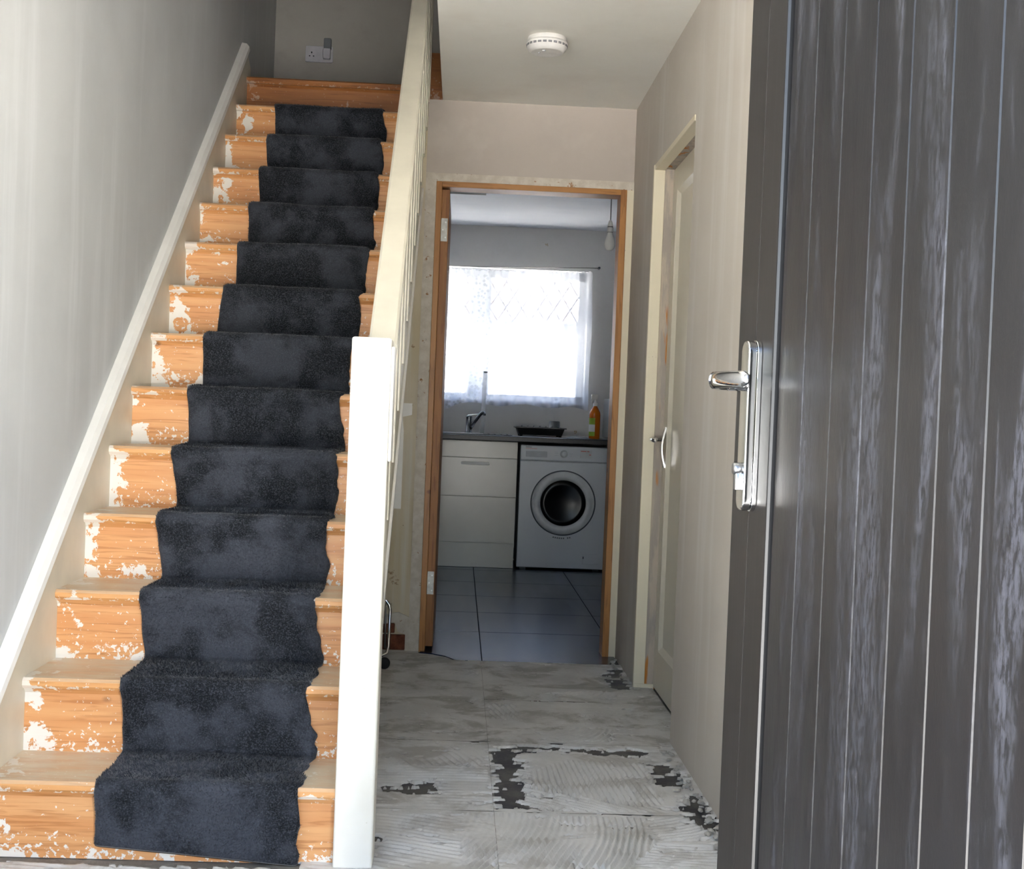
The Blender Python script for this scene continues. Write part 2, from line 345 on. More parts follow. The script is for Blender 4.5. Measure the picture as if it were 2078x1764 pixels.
# kitchen shell
KL, KR = -1.06, 2.3
struct('wall_kitchen_left', 'paint_kitchen', [(KL-.12, KL, YF+.1, YB, -.1, CEIL)], 'grey kitchen side wall')
struct('wall_kitchen_right', 'paint_kitchen', [(KR, KR+.12, YF, YB, -.1, CEIL)], 'grey kitchen wall on the cooker side')
struct('wall_kitchen_hall_side', 'paint_kitchen', [(XR+.12, KR, YF, YF+.1, -.1, CEIL), (XL, -.2, 5.97, 6.0, 0, CEIL), (-.2, -.19, YF+.1, 6.0, 0, CEIL), (-.2, XR, YF+.1, YF+.11, 2.082, CEIL)], 'kitchen wall backing onto the hall')
WX0, WX1, WZ0, WZ1 = -.95, .895, 1.135, 2.10
struct('wall_kitchen_back', 'paint_kitchen', [(KL, WX0, YB, YB+.28, -.1, CEIL), (WX1, KR, YB, YB+.28, -.1, CEIL), (WX0, WX1, YB, YB+.28, -.1, WZ0), (WX0, WX1, YB, YB+.28, WZ1, CEIL)],
       'grey stained kitchen wall around the bright window')
struct('ceiling_kitchen', 'paint_kitchen_ceiling', [(-.19, KR, YF+.1, 6.0, CEIL, CEIL+.1), (KL, KR, 6.0, YB, CEIL, CEIL+.1)], 'white kitchen ceiling seen through the doorway', 'ceiling')
# outside
struct('ground', 'paving', [(-30, 30, -30, .7, -.3, -.12), (-30, 30, YB+.3, 60, -.3, -.12)], 'pale paving outside the house', 'ground')

# ------------------------------------------------------------------ hall floor: slab with beds of old tile adhesive
FLOOR = struct('floor', 'floor_slab', [(XL, XR+.12, .7, 5.384, -.1, 0.)], 'bare concrete hall floor covered in grey ridges of old tile adhesive', 'floor')
tag(one('step_patch', 'adhesive_grey', FLOOR, XL, -.137, 5.384, YF, -.1, .003), 'grey screed in front of the stripped wall')
bm = bmesh.new(); prism(bm, [(-.137, 5.384), (.036, 5.384), (.02, 5.40), (-.02, 5.468), (-.08, 5.518), (-.137, 5.538)], 'z', -.02, .002); tag(fin('step_patch', bm, 'adhesive_grey', FLOOR), 'screed filling the broken tile corner')
def poly_in(x, y, P):
    ins = np.zeros(x.shape, bool); n = len(P)
    for i in range(n):
        x0, y0 = P[i]; x1, y1 = P[(i+1) % n]
        c = ((y0 > y) != (y1 > y)) & (x < (x1-x0)*(y-y0)/(y1-y0+1e-12)+x0); ins ^= c
    return ins
# trowelled ridges: polygon, direction (deg, 0 = ridges run along depth), pitch, depth, curve
RIDGES = [
 ([(.24, 3.55), (.52, 3.40), (.60, 3.42), (.60, 3.84), (.36, 3.86), (.25, 3.72)], 4, .0165, .0042, .0),
 ([(.20, 3.36), (.62, 3.36), (.60, 3.42), (.50, 3.41), (.24, 3.56), (.24, 3.80), (.20, 3.84)], 52, .020, .0026, .3),
 ([(-.30, 3.36), (.12, 3.36), (.12, 3.75), (-.30, 3.78)], 93, .026, .0022, .25),
 ([(-.30, 3.78), (.10, 3.74), (.12, 3.98), (-.30, 3.98)], 28, .022, .0020, .6),
 ([(.05, 2.9), (.42, 2.9), (.52, 3.10), (.52, 3.32), (.04, 3.32)], -14, .0165, .0036, .5),
 ([(.42, 2.7), (.72, 2.7), (.70, 3.12), (.52, 3.12), (.46, 2.98)], 86, .020, .0026, .1),
 ([(.54, 3.14), (.72, 3.14), (.72, 3.32), (.54, 3.32)], -60, .020, .0026, .8),
 ([(-.30, 2.7), (.05, 2.7), (.03, 3.30), (-.30, 3.30)], 70, .024, .0018, .5),
 ([(.30, 4.08), (.55, 4.08), (.55, 4.30), (.30, 4.24)], -38, .022, .0028, 2.2),
 ([(.34, 4.66), (.62, 4.68), (.60, 4.86), (.34, 4.80)], -50, .024, .0026, 2.0),
 ([(.14, 4.36), (.24, 4.36), (.24, 4.58), (.14, 4.58)], 15, .020, .0026, .3),
 ([(-.02, 4.98), (.12, 4.96), (.12, 5.26), (.02, 5.22)], -30, .024, .0022, 2.0),
 ([(-1.05, 2.4), (-.3, 2.4), (-.3, 2.9), (-1.05, 2.9)], 75, .022, .0020, .4)]
HOLES = [([(.137, 3.38), (.225, 3.36), (.235, 3.74), (.22, 3.92), (.30, 3.965), (.62, 3.92), (.64, 4.00), (.18, 4.03), (.137, 3.95)], .06),
         ([(-.145, 3.50), (-.05, 3.46), (.00, 3.52), (-.02, 3.62), (-.11, 3.58), (-.19, 3.52)], .05),
         ([(.60, 3.62), (.70, 3.60), (.68, 3.86), (.61, 3.88)], .05), ([(.635, 3.28), (.71, 3.2), (.72, 3.56), (.65, 3.52)], .05),
         ([(-.24, 2.98), (-.17, 2.96), (-.16, 3.12), (-.23, 3.14)], .05), ([(.68, 2.85), (.73, 2.85), (.73, 3.14), (.69, 3.14)], .05),
         ([(.60, 4.9), (.72, 4.9), (.72, 5.3), (.64, 5.3)], .05)]
def bed(x0, x1, y0, y1, m, seed, top=.007, ragged=.02, amp=1., step=.0045):
    nu, nv = int((x1-x0)/step)+1, int((y1-y0)/step)+1
    X, Y = np.meshgrid(np.linspace(x0, x1, nu), np.linspace(y0, y1, nv), indexing='ij')
    wx = X + (fbm(X, Y, 9, 3, seed)-.5)*.03; wy = Y + (fbm(X, Y, 9, 3, seed+5)-.5)*.03
    Z = top + (fbm(X, Y, 7, 5, seed+9)-.5)*.004
    for P, ang, pitch, dep, cur in RIDGES:
        ins = poly_in(wx, wy, P)
        if not ins.any(): continue
        cx = np.mean([p[0] for p in P]); cy = np.mean([p[1] for p in P]); a = math.radians(ang)
        u = (X-cx)*math.cos(a) + (Y-cy)*math.sin(a); v = -(X-cx)*math.sin(a) + (Y-cy)*math.cos(a)
        u = u + cur*v*v*.9 + (fbm(X, Y, 5, 2, seed+3)-.5)*.02
        r = np.clip(np.sin(2*math.pi*u/pitch)*1.5, -1, 1)
        Z = Z + np.where(ins, r*dep*1.35*amp*np.clip((fbm(X, Y, 8, 4, seed+21)-.30)*3.4, .05, 1.25), 0)
    ex = np.minimum(np.minimum(X-x0, x1-X), np.minimum(Y-y0, y1-Y)); jag = (fbm(X, Y, 22, 4, seed+2)-.38)*ragged*2
    cut = np.clip((jag-ex)/.006, 0, 1)
    for P, rag in HOLES:
        hx = X + (fbm(X*.25, Y, 60, 4, seed+31)-.5)*rag*2.2; hy = Y + (fbm(X, Y, 34, 4, seed+41)-.5)*rag*1.6
        cut = np.maximum(cut, poly_in(hx, hy, P)*(fbm(X*.6, Y*1.4, 30, 4, seed+71) > .27))
    chips = fbm(X*.7, Y*1.6, 26, 4, seed+51); cut = np.maximum(cut, np.clip((chips-.73)/.03, 0, 1))
    Z = np.where(cut > .45, -.004, np.maximum(Z, .001))
    me = gridmesh('adhesive_bed', np.stack([X, Y, Z], -1).reshape(-1, 3), nu, nv)
    return link('adhesive_bed', me, m, FLOOR, True)
for P, rag in HOLES:
    cx = sum(p[0] for p in P)/len(P); cy = sum(p[1] for p in P)/len(P); g_ = 1.35 if len(P) < 8 else 1.0
    Q = [(min(cx+(x-cx)*g_, XR-.001), cy+(y-cy)*g_) for x, y in P]
    bm = bmesh.new(); prism(bm, Q, 'z', -.003, .0006); fin('bitumen_patch', bm, 'bitumen', FLOOR)
rows = [(2.62, 3.339), (3.342, 4.049), (4.052, 4.655), (4.657, 5.381)]
for i, (a, b) in enumerate(rows):
    m = 'adhesive_light' if i < 2 else 'adhesive_grey'
    bed(-.32, .1305, a, b, m, 10+i*7, ragged=.003); bed(.1315, .735 if i < 2 else .79, a, b, m, 13+i*7, ragged=.004)
bed(-1.05, -.33, 2.35, 2.885, 'adhesive_light', 61, ragged=.03)

# ------------------------------------------------------------------ kitchen floor tiles
KF = struct('floor_kitchen', 'grout', [(-.135, XR+.0, 5.385, YF+.1, -.05, -.001), (KL, KR, YF+.1, YB, -.05, -.001)], 'dark slate-grey tiled kitchen floor', 'floor')
xs = [-1.075, -.47, .135, .74, 1.345, 1.95, 2.3]; ys = [5.385, 6.10, 6.705, 7.31, 7.915, 8.52, 9.12]
for i in range(len(xs)-1):
    for j in range(len(ys)-1):
        x0, x1, y0, y1 = xs[i]+.0018, xs[i+1]-.0018, ys[j]+.0018, ys[j+1]-.0018
        if j == 0: x0, x1 = max(x0, -.13), min(x1, XR-.004)
        if x1 - x0 < .02 or x0 < KL-.01 and False: continue
        x0 = max(x0, KL+.002)
        bm = bmesh.new()
        if j == 0 and x0 < 0:   # the tile with the broken curved corner by the door jamb
            prism(bm, [(x0, 5.54), (x0+.05, 5.52), (x0+.11, 5.47), (x0+.15, y0+.01), (x0+.17, y0), (x1, y0), (x1, y1), (x0, y1)], 'z', -.01, .006)
        else: box(bm, x0, x1, y0, y1, -.01, .006, bev=.0015, seg=1)
        fin('tile', bm, 'kitchen_tile', KF)

# ------------------------------------------------------------------ staircase
ST = thing('staircase', (-.64, Y1, 0), 'straight flight of bare pine stairs with paint-splashed treads and cream balustrade', 'staircase')
for k in range(1, 15):
    y = Y1 + (k-1)*GO; z = k*RIS
    bm = bmesh.new()
    if k < 14:
        pts = [(y+.006, z-.026), (y, z-.018), (y, z-.007), (y+.007, z), (y+GO+.028, z), (y+GO+.028, z-.026)]
        prism(bm, pts, 'x', XS-.01, XI+.01); fin('tread', bm, 'pine_tread', ST)
    else:
        prism(bm, [(y+.006, z-.028), (y, z-.018), (y, z-.007), (y+.007, z), (y+.10, z), (y+.10, z-.028)], 'x', XS-.02, -.13); tag(fin('landing_nosing', bm, 'pine_landing', ST), 'brown stained board edging the landing')
    bm = bmesh.new(); zb = z-RIS if k > 1 else .002
    box(bm, XS-.01, XI+.01, y+.024, y+.04, zb, z-.024)
    prism(bm, [(y+.014, z-.026), (y+.024, z-.026), (y+.024, z-.040)], 'x', XS, XI)
    fin('riser', bm, 'pine_landing' if k == 14 else 'pine_riser', ST)
# string on the wall, with its rounded capping
def slope(y): return nose(y)
y0, y1 = 2.74, 6.03
bm = bmesh.new()
prism(bm, [(y0, 0.), (y0, max(slope(y0)+.105, .12)), (y1-.1, slope(y1-.1)+.105), (y1, slope(y1-.1)+.06), (y1, slope(y1)-.34), (y0+.36, .0)], 'x', XL+.001, XS)
ws = tag(fin('wall_string', bm, 'cream_paint', ST), 'cream painted board along the wall')
bm = bmesh.new(); n_ = 8
for half in (0,):
    cap = [(XL+.001, .10), (XS+.006, .10), (XS+.010, .112), (XS+.006, .128), (XS-.006, .142), (XL+.001, .146)]
    A = [bm.verts.new((x, y0, slope(y0)+dz)) for x, dz in cap]; B = [bm.verts.new((x, y1-.09, slope(y1-.09)+dz)) for x, dz in cap]
    bm.faces.new(A); bm.faces.new(B[::-1])
    for i in range(len(cap)): j = (i+1) % len(cap); bm.faces.new((A[i], A[j], B[j], B[i]))
fin('capping', bm, 'white_gloss', ws)
# outer string
y0, y1 = 2.97, 5.94
bm = bmesh.new(); prism(bm, [(y0, .0), (y0, slope(y0)+.15), (y1, slope(y1)+.15), (y1, slope(y1)-.27), (y0+.35, .0)], 'x', -.25, -.20)
osb = fin('outer_string', bm, 'cream_paint', ST)
bm = bmesh.new(); prism(bm, [(y0+.36, slope(y0+.36)-.285), (y0+.36, slope(y0+.36)-.262), (y1, slope(y1)-.262), (y1, slope(y1)-.285)], 'x', -.25, -.192)
tag(fin('edge_bead', bm, 'white_gloss', osb), 'pale bead along the lower edge')
bm = bmesh.new(); prism(bm, [(3.42, .02), (3.42, .045), (5.95, slope(5.95)-.27), (5.95, slope(5.95)-.29)], 'x', XL, -.252); fin('soffit', bm, 'cream_paint', ST)
# newel
bm = bmesh.new(); box(bm, -.2475, -.158, 2.895, 2.985, 0.004, 1.209, bev=.006, seg=3)
tag(fin('newel_post', bm, 'newel_paint', ST), 'white square post, chipped along its edges')
bm = bmesh.new(); box(bm, -.158, -.151, 2.905, 2.975, .93, 1.19, bev=.002); fin('newel_facing', bm, 'white_gloss', ST)
# handrail: flat board leaning a little to the left as it climbs
def railc(y): return -.1835 - (y-2.95)*.0095
bm = bmesh.new(); secs = []
rs = .7822; zz0 = 1.176
for y in np.linspace(2.985, 5.9, 24):
    c_ = railc(y); hw = .033-.001*(y-2.95); z = zz0 + rs*(y-2.95)
    sec = [(c_-hw, z-.04), (c_-hw, z-.006), (c_-hw+.006, z), (c_+hw-.006, z), (c_+hw, z-.006), (c_+hw, z-.04)]
    secs.append([bm.verts.new((a, y, b)) for a, b in sec])
for A, B in zip(secs, secs[1:]):
    for i in range(6): j = (i+1) % 6; bm.faces.new((A[i], A[j], B[j], B[i]))
bm.faces.new(secs[0]); bm.faces.new(secs[-1][::-1])
tag(fin('handrail', bm, 'cream_paint', ST), 'broad cream handrail')
# balusters nailed to the outer face of the string, square cut at the foot
for i in range(14):
    y = 3.10 + i*.19; x0 = -.2; x1 = -.181
    zb = nose(y)+.115 ; zt = zz0 + rs*(y-2.95)-.045
    bm = bmesh.new(); box(bm, x0, x1, y, y+.07, zb, zt + (.07*rs if False else 0), bev=.0015, seg=1); fin('baluster', bm, 'cream_paint', ST)

# ------------------------------------------------------------------ carpet runner
LX = {0: (-.785, -.325), 1: (-.788, -.327), 2: (-.798, -.341), 3: (-.813, -.356), 4: (-.833, -.358), 5: (-.850, -.364), 6: (-.855, -.374), 7: (-.859, -.365), 8: (-.845, -.362), 9: (-.838, -.358), 10: (-.843, -.365), 11: (-.846, -.365), 12: (-.858, -.368), 13: (-.863, -.383), 14: (-.865, -.385)}
prof = []          # (y, z, step coordinate)
TH = .011
for k in range(1, 14):
    y = Y1 + (k-1)*GO; z = k*RIS; zb = z-RIS
    for t in np.linspace(0.02 if k > 1 else 0, .74, 11): prof.append((y+.020-TH - .016*t**2 - (.003 if k == 1 else 0), zb+TH*(k > 1)+(RIS-.02)*t, k-1+t*.5))
    for a in np.linspace(0, 90, 8):
        prof.append((y+.012-.026*math.cos(math.radians(a)), z-.020+(.020+TH)*math.sin(math.radians(a)), k-.5+.1*a/90))
    e = GO + .022 - TH if k < 13 else .13
    for t in np.linspace(.12, .93, 9): prof.append((y+e*t, z+TH-.002*math.sin(t*3.1), k-.4+.4*t))
    if k == 13: prof.append((y+e+.01, z+.002, 13.05))
NX = 74
P = np.array(prof)
def edge(s, side):
    k = int(min(max(math.floor(s+.5), 0), 13)); a = LX[k][side]; b = LX[min(k+1, 14)][side]; t = min(max(s+.5-k, 0), 1); return a+(b-a)*max(0, (t-.55)/.45)
V = np.zeros((len(P), NX, 3))
arc = np.concatenate([[0], np.cumsum(np.hypot(np.diff(P[:, 0]), np.diff(P[:, 1])))])
for i, (y, z, s) in enumerate(P):
    jl = (fbm(np.array([arc[i]]), np.array([0.]), 9, 3, 3)[0]-.5)*.014; jr = (fbm(np.array([arc[i]]), np.array([3.]), 26, 4, 8)[0]-.5)*.038
    xa, xb = edge(s, 0)+jl, edge(s, 1)+jr; xs_ = np.linspace(xa, xb, NX); V[i, :, 0] = xs_
    wv = (fbm(xs_, np.full(NX, arc[i]), 6, 3, 5)-.5)*.010
    u = np.linspace(0, 1, NX); ed = np.clip(np.minimum(u, 1-u)/.03, 0, 1)**.5
    ny, nz = 0, 0
    t0, t1 = P[max(i-1, 0)], P[min(i+1, len(P)-1)]; dy_, dz_ = t1[0]-t0[0], t1[1]-t0[1]; L = math.hypot(dy_, dz_); ny, nz = -dz_/L, dy_/L
    V[i, :, 1] = y + ny*(wv - TH*.6*(1-ed)); V[i, :, 2] = z + nz*(wv - TH*.6*(1-ed))
    if P[i, 2] < .5: V[i, :, 2] += (.036*(1-u)+.006)*max(0, 1-P[i, 2]/.4)
me = gridmesh('stair_carpet', V.reshape(-1, 3), len(P), NX)
bmc = bmesh.new(); bmc.from_mesh(me); bmesh.ops.reverse_faces(bmc, faces=bmc.faces) if False else None
bmc.normal_update()
sol = bmc
carpet_me = bpy.data.meshes.new('stair_carpet')
ext = bmesh.ops.extrude_face_region(sol, geom=sol.faces[:])
vs2 = [v for v in ext['geom'] if isinstance(v, bmesh.types.BMVert)]
sol.normal_update()
back = {}
for v in vs2: v.co += Vector((0, .008, -.008))
bmesh.ops.recalc_face_normals(sol, faces=sol.faces); sol.to_mesh(carpet_me); sol.free(); bpy.data.meshes.remove(me)
CARPET = tag(link('stair_carpet', carpet_me, 'carpet_pile', None, True), 'charcoal grey carpet runner laid down the middle of the pine stairs', 'carpet')
# pile: short leaning blades all over the runner
nb = 210000
fi = rng.random(nb)*(len(P)-1.001); 
wts = np.diff(arc); cdf = np.cumsum(wts)/wts.sum(); seg_i = np.searchsorted(cdf, rng.random(nb)); ft = rng.random(nb)
ui = rng.random(nb)*(NX-1.001); u0 = ui.astype(int); uf = (ui-u0)[:, None]
A = V[seg_i, u0]*(1-uf)+V[seg_i, u0+1]*uf; B = V[seg_i+1, u0]*(1-uf)+V[seg_i+1, u0+1]*uf
base = A*(1-ft[:, None])+B*ft[:, None]; tg = B-A; tg /= np.linalg.norm(tg, axis=1)[:, None]+1e-9
nrm = np.stack([np.zeros(nb), -tg[:, 2], tg[:, 1]], -1)
ar = arc[seg_i]+ft*wts[seg_i]
lean1 = (fbm(base[:, 0], ar, 9, 3, 77)-.5)*4.2; lean2 = (fbm(base[:, 0], ar, 7, 3, 91)-.5)*4.2
dirv = nrm + tg*lean1[:, None] + np.array([1., 0, 0])*lean2[:, None] + rng.normal(0, .33, (nb, 3))
dirv /= np.linalg.norm(dirv, axis=1)[:, None]
side = np.cross(dirv, rng.normal(0, 1, (nb, 3))); side /= np.linalg.norm(side, axis=1)[:, None]
ln = rng.uniform(.005, .0085, nb)[:, None]; wd = rng.uniform(.0006, .0012, nb)[:, None]
base = base - nrm*.001
tri = np.stack([base-side*wd, base+side*wd, base+dirv*ln], 1).reshape(-1, 3)
me = bpy.data.meshes.new('pile'); me.vertices.add(nb*3); me.vertices.foreach_set('co', tri.astype(np.float32).ravel())
me.loops.add(nb*3); me.loops.foreach_set('vertex_index', np.arange(nb*3, dtype=np.int32))
me.polygons.add(nb); me.polygons.foreach_set('loop_start', np.arange(0, nb*3, 3, dtype=np.int32)); me.update(calc_edges=True)
po = link('pile', me, 'carpet_pile', CARPET); po['kind'] = 'stuff'

# ------------------------------------------------------------------ kitchen doorway: stripped frame, pine lining, open door leaf
T1 = thing('trim_1', (.26, YF, 0), 'stripped pine door lining around the kitchen doorway', 'door frame', kind='structure')
one('stripped_surround', 'stripped_frame', T1, -.184, -.135, YF-.012, YF+.1, .0, 2.082)
one('stripped_surround', 'stripped_frame', T1, -.135, XR, YF-.010, YF+.1, 2.045, 2.082)
tag(one('stripped_surround', 'cream_chipped', T1, .692, XR, YF-.012, YF+.1, .0, 2.045), 'chipped cream strip')
one('jamb', 'pine_lining', T1, -.137, -.112, YF-.018, YF+.10, .0, 2.046, bev=.002)
one('jamb', 'pine_lining', T1, .664, .692, YF-.018, YF+.10, .004, 2.046, bev=.002)
one('head', 'pine_head', T1, -.112, .664, YF-.018, YF+.10, 2.022, 2.046, bev=.002)
D1 = thing('door_1', (-.095, YF+.03, 0), 'brown pine kitchen door standing open edge-on inside the doorway', 'door', kind='structure')
one('leaf', 'pine_door', D1, -.112, -.078, YF+.012, YF+.772, .022, 2.016, bev=.002)
for z in (1.84, .30):
    h_ = one('hinge', 'dull_steel', D1, -.111, -.083, YF+.0085, YF+.0125, z-.05, z+.05)
    bm = bmesh.new()
    for dz in (-.033, 0, .033): lathe(bm, [(0, -.001), (.0035, -.001), (.0035, .0)], (-.097 + (.006 if dz else -.006), YF+.0085, z+dz), 'y', 8)
    fin('screw', bm, 'steel', h_)
# bricks showing where the plaster has gone at the foot of the stripped wall
for (a, b, z0, z1) in ((-.40, -.30, .005, .068), (-.296, -.198, .005, .072), (-.33, -.245, .078, .12), (-.50, -.40, .078, .14)):
    one('brick', 'brick_red', LOWEND, a, b, YF-.008, YF+.03, z0, z1, bev=.004)
bm = bmesh.new()
edgeP = [(-.184, .0), (-.198, .0), (-.198, .075), (-.23, .085), (-.245, .125), (-.29, .118), (-.33, .128), (-.36, .15), (-.42, .14), (-.6, .16), (-.6, .22), (-.40, .19), (-.33, .17), (-.28, .16), (-.23, .17), (-.184, .15)]
prism(bm, edgeP, 'y', YF-.012, YF-.0005); tag(fin('plaster_edge', bm, 'stripped_frame', LOWEND), 'broken white plaster edge above the bare bricks')
bm = bmesh.new(); prism(bm, [(-.60, .62), (-.238, .62), (-.238, .96), (-.245, 1.02), (-.205, 1.03), (-.205, 1.08), (-.6, 1.08)], 'y', YF-.005, YF-.0005); tag(fin('paint_remnant', bm, 'white_gloss', LOWEND), 'patch of old white paint')

# ------------------------------------------------------------------ closed door in the right wall
T2 = thing('trim_2', (.76, 4.53, 0), 'cream door lining with bare stripped inner strip in the right wall', 'door frame', kind='structure')
bm = bmesh.new(); box(bm, XR-.006, .760, 4.945, 4.966, 0, 2.036, bev=.002); fin('jamb', bm, 'cream_chipped', T2)
one('bare_strip', 'bare_jamb', T2, .760, .84, 4.952, 4.966, .0, 2.036)
one('head', 'cream_chipped', T2, XR-.004, .760, 4.107, 4.945, 2.016, 2.036, bev=.002)
one('bare_strip', 'bare_jamb', T2, .760, .84, 4.107, 4.952, 2.022, 2.036)
one('jamb', 'cream_chipped', T2, XR+.002, .84, 4.100, 4.112, 0, 2.03)
one('foot_block', 'cream_chipped', T2, XR-.004, .795, 4.938, 4.945, .0, .022)
D2 = thing('door_2', (.81, 4.53, 0), 'closed cream shaker door with a recessed panel and chrome lever handle in the right wall', 'door', kind='structure')
xa = .794; py0, py1, pz0, pz1 = 4.21, 4.862, .165, 1.93
one('stile', 'inner_door_paint', D2, xa, xa+.035, 4.862, 4.948, .012, 2.018, bev=.001)
one('stile', 'inner_door_paint', D2, xa, xa+.035, 4.115, 4.21, .012, 2.018, bev=.001)
one('rail', 'inner_door_paint', D2, xa, xa+.035, 4.21, 4.862, .012, pz0, bev=.001); one('rail', 'inner_door_paint', D2, xa, xa+.035, 4.21, 4.862, pz1, 2.018, bev=.001)
one('panel', 'inner_door_paint', D2, xa+.014, xa+.03, 4.21, 4.862, pz0, pz1)
bm = bmesh.new(); prism(bm, [(xa+.001, 4.861), (xa+.014, 4.840), (xa+.014, 4.861)], 'z', pz0, pz1)
prism(bm, [(xa+.001, 4.211), (xa+.014, 4.232), (xa+.014, 4.211)], 'z', pz0, pz1)
prism(bm, [(xa+.001, pz0), (xa+.014, pz0+.02), (xa+.014, pz0)], 'y', 4.211, 4.861); prism(bm, [(xa+.001, pz1), (xa+.014, pz1-.02), (xa+.014, pz1)], 'y', 4.211, 4.861)
fin('moulding', bm, 'inner_door_paint', D2)
hd = bmesh.new()
for s in range(1):
    pl = [(xa-.003-.014*math.sin(math.pi*(t))**1.0, .868+.155*t) for t in np.linspace(0, 1, 13)]
    pl2 = [(x+.006, z) for x, z in pl[::-1]]
    prism(hd, pl+pl2, 'y', 4.878, 4.915)
hp = fin('handle_plate', hd, 'chrome', D2, False)
bm = bmesh.new(); tube(bm, [(xa-.012, 4.897, .975), (xa-.045, 4.897, .975), (xa-.054, 4.893, .975), (xa-.058, 4.88, .975), (xa-.058, 4.80, .973), (xa-.055, 4.78, .972)], [.009, .009, .009, .009, .0085, .007], 12)
fin('lever', bm, 'chrome', hp, True)

# ------------------------------------------------------------------ front door standing open
def dpt(s, out, z):      # s = distance from the hinge, out = towards the hall from the outer face
    hx, hy = .56-.0783*.985, .985; L = math.hypot(1, .0783); ux, uy = -.0783/L, 1/L
    return Vector((hx+ux*s - uy*out, hy+uy*s + ux*out, z))
D3 = thing('door_3', (.49, .985, 0), 'dark grey grooved front door standing open with a chrome lever handle', 'front door', kind='structure')
def dbox(bm, s0, s1, o0, o1, z0, z1, bev=0, seg=2):
    b2 = bmesh.new(); box(b2, s0, s1, o0, o1, z0, z1, bev, seg)
    for v in b2.verts: v.co = dpt(v.co.x, v.co.y, v.co.z)
    bmesh.ops.reverse_faces(b2, faces=b2.faces); join(bm, b2)
def dprism(bm, pts, axis, a, b, bev=0, seg=2):
    b2 = bmesh.new(); prism(b2, pts, axis, a, b, bev, seg)
    for v in b2.verts: v.co = dpt(v.co.x, v.co.y, v.co.z)
    join(bm, b2)
DZ0, DZ1 = .03, 2.08; SE = .912
bm = bmesh.new(); dbox(bm, 0, SE, -.05, -.012, DZ0, DZ1, .002); fin('core', bm, 'door_stile', D3)
bm = bmesh.new(); dbox(bm, .8305, SE, -.014, 0, DZ0, DZ1, .0004, 1); dbox(bm, .751, .8298, -.014, -.0002, DZ0, DZ1, .0004, 1); fin('stile', bm, 'door_stile', D3)
bm = bmesh.new(); dprism(bm, [(.743, -.014), (.743, -.002), (.7445, .0015), (.748, .002), (.751, .000), (.751, -.014)], 'z', DZ0, DZ1); tag(fin('bead', bm, 'black_plastic', D3), 'shiny raised bead along the closing stile')
s = .733; k = 0
while s > 0:
    a = max(s-.0965, .0)
    bm = bmesh.new(); dprism(bm, [(a+.0004, -.013), (a+.0002, -.0052), (a+.0019, -.0035), (s-.0019, -.0035), (s-.0002, -.0052), (s-.0004, -.013)], 'z', DZ0, DZ1)
    fin('plank', bm, 'door_foil', D3); s -= .0970
# handle: thick back plate, lever returning towards the hinge, lock cylinder
PS = .815
bm = bmesh.new(); dprism(bm, rrect(0, 0, .034, .238, .016, 7), 'y', -.001, .006, 0)
for v in bm.verts: pass
def plate(bm, o0, o1, w_, h_, r, cz, bev):
    b2 = bmesh.new(); pts = rrect(PS, cz, w_, h_, r, 7)
    prism(b2, pts, 'y', o0, o1, bev, 2)
    for v in b2.verts: v.co = dpt(v.co.x, v.co.y, v.co.z)
    bmesh.ops.recalc_face_normals(b2, faces=b2.faces); join(bm, b2)
bm.free(); CZ = 1.044
bm = bmesh.new(); plate(bm, .0, .0065, .037, .242, .017, CZ, .0008); hp = fin('handle_plate', bm, 'chrome', D3)
bm = bmesh.new(); plate(bm, .0068, .0195, .035, .240, .016, CZ, .0022); fin('cover_plate', bm, 'chrome', hp)
LZ = 1.106
def dtube(bm, pts, r, n=16):
    tube(bm, [dpt(*p) for p in pts], r, n)
bm = bmesh.new()
b2 = bmesh.new(); prism(b2, rrect(PS, LZ, .030, .027, .0125, 6), 'y', .019, .043, .0006, 1)
for v in b2.verts: v.co = dpt(v.co.x, v.co.y, v.co.z)
join(bm, b2)
# lever arm: flat rounded bar, out from the spindle then along the door
path = [(PS+.004, .042), (PS+.002, .056), (PS-.008, .064), (PS-.03, .066), (PS-.075, .061), (PS-.11, .054), (PS-.122, .051)]
wid = [.0135, .0135, .013, .012, .0115, .011, .006]; thk = [.014, .012, .009, .0075, .007, .0068, .004]
rings = []
for i, (s_, o_) in enumerate(path):
    p0, p1 = path[max(i-1, 0)], path[min(i+1, len(path)-1)]; t = Vector((p1[0]-p0[0], p1[1]-p0[1])).normalized(); nn = Vector((-t.y, t.x))
    rings.append([bm.verts.new(dpt(s_+nn.x*thk[i]*math.cos(a), o_+nn.y*thk[i]*math.cos(a), LZ+wid[i]*math.sin(a))) for a in np.linspace(0, 2*math.pi, 17)[:-1]])
for A, B in zip(rings, rings[1:]):
    for i in range(16): bm.faces.new((A[i], A[(i+1) % 16], B[(i+1) % 16], B[i]))
bm.faces.new(rings[0]); bm.faces.new(rings[-1][::-1])
fin('lever', bm, 'chrome', hp, True)
bm = bmesh.new(); b2 = bmesh.new(); lathe(b2, [(0, .019), (.0085, .019), (.0085, .029), (.0075, .0305), (0, .0305)], (0, 0, 0), 'y', 20)
for v in b2.verts: v.co = dpt(PS+v.co.x, v.co.y, .983+v.co.z)
join(bm, b2); dbox(bm, PS-.005, PS+.005, .019, .0275, .953, .977, .001); fin('lock_cylinder', bm, 'steel', hp, True)
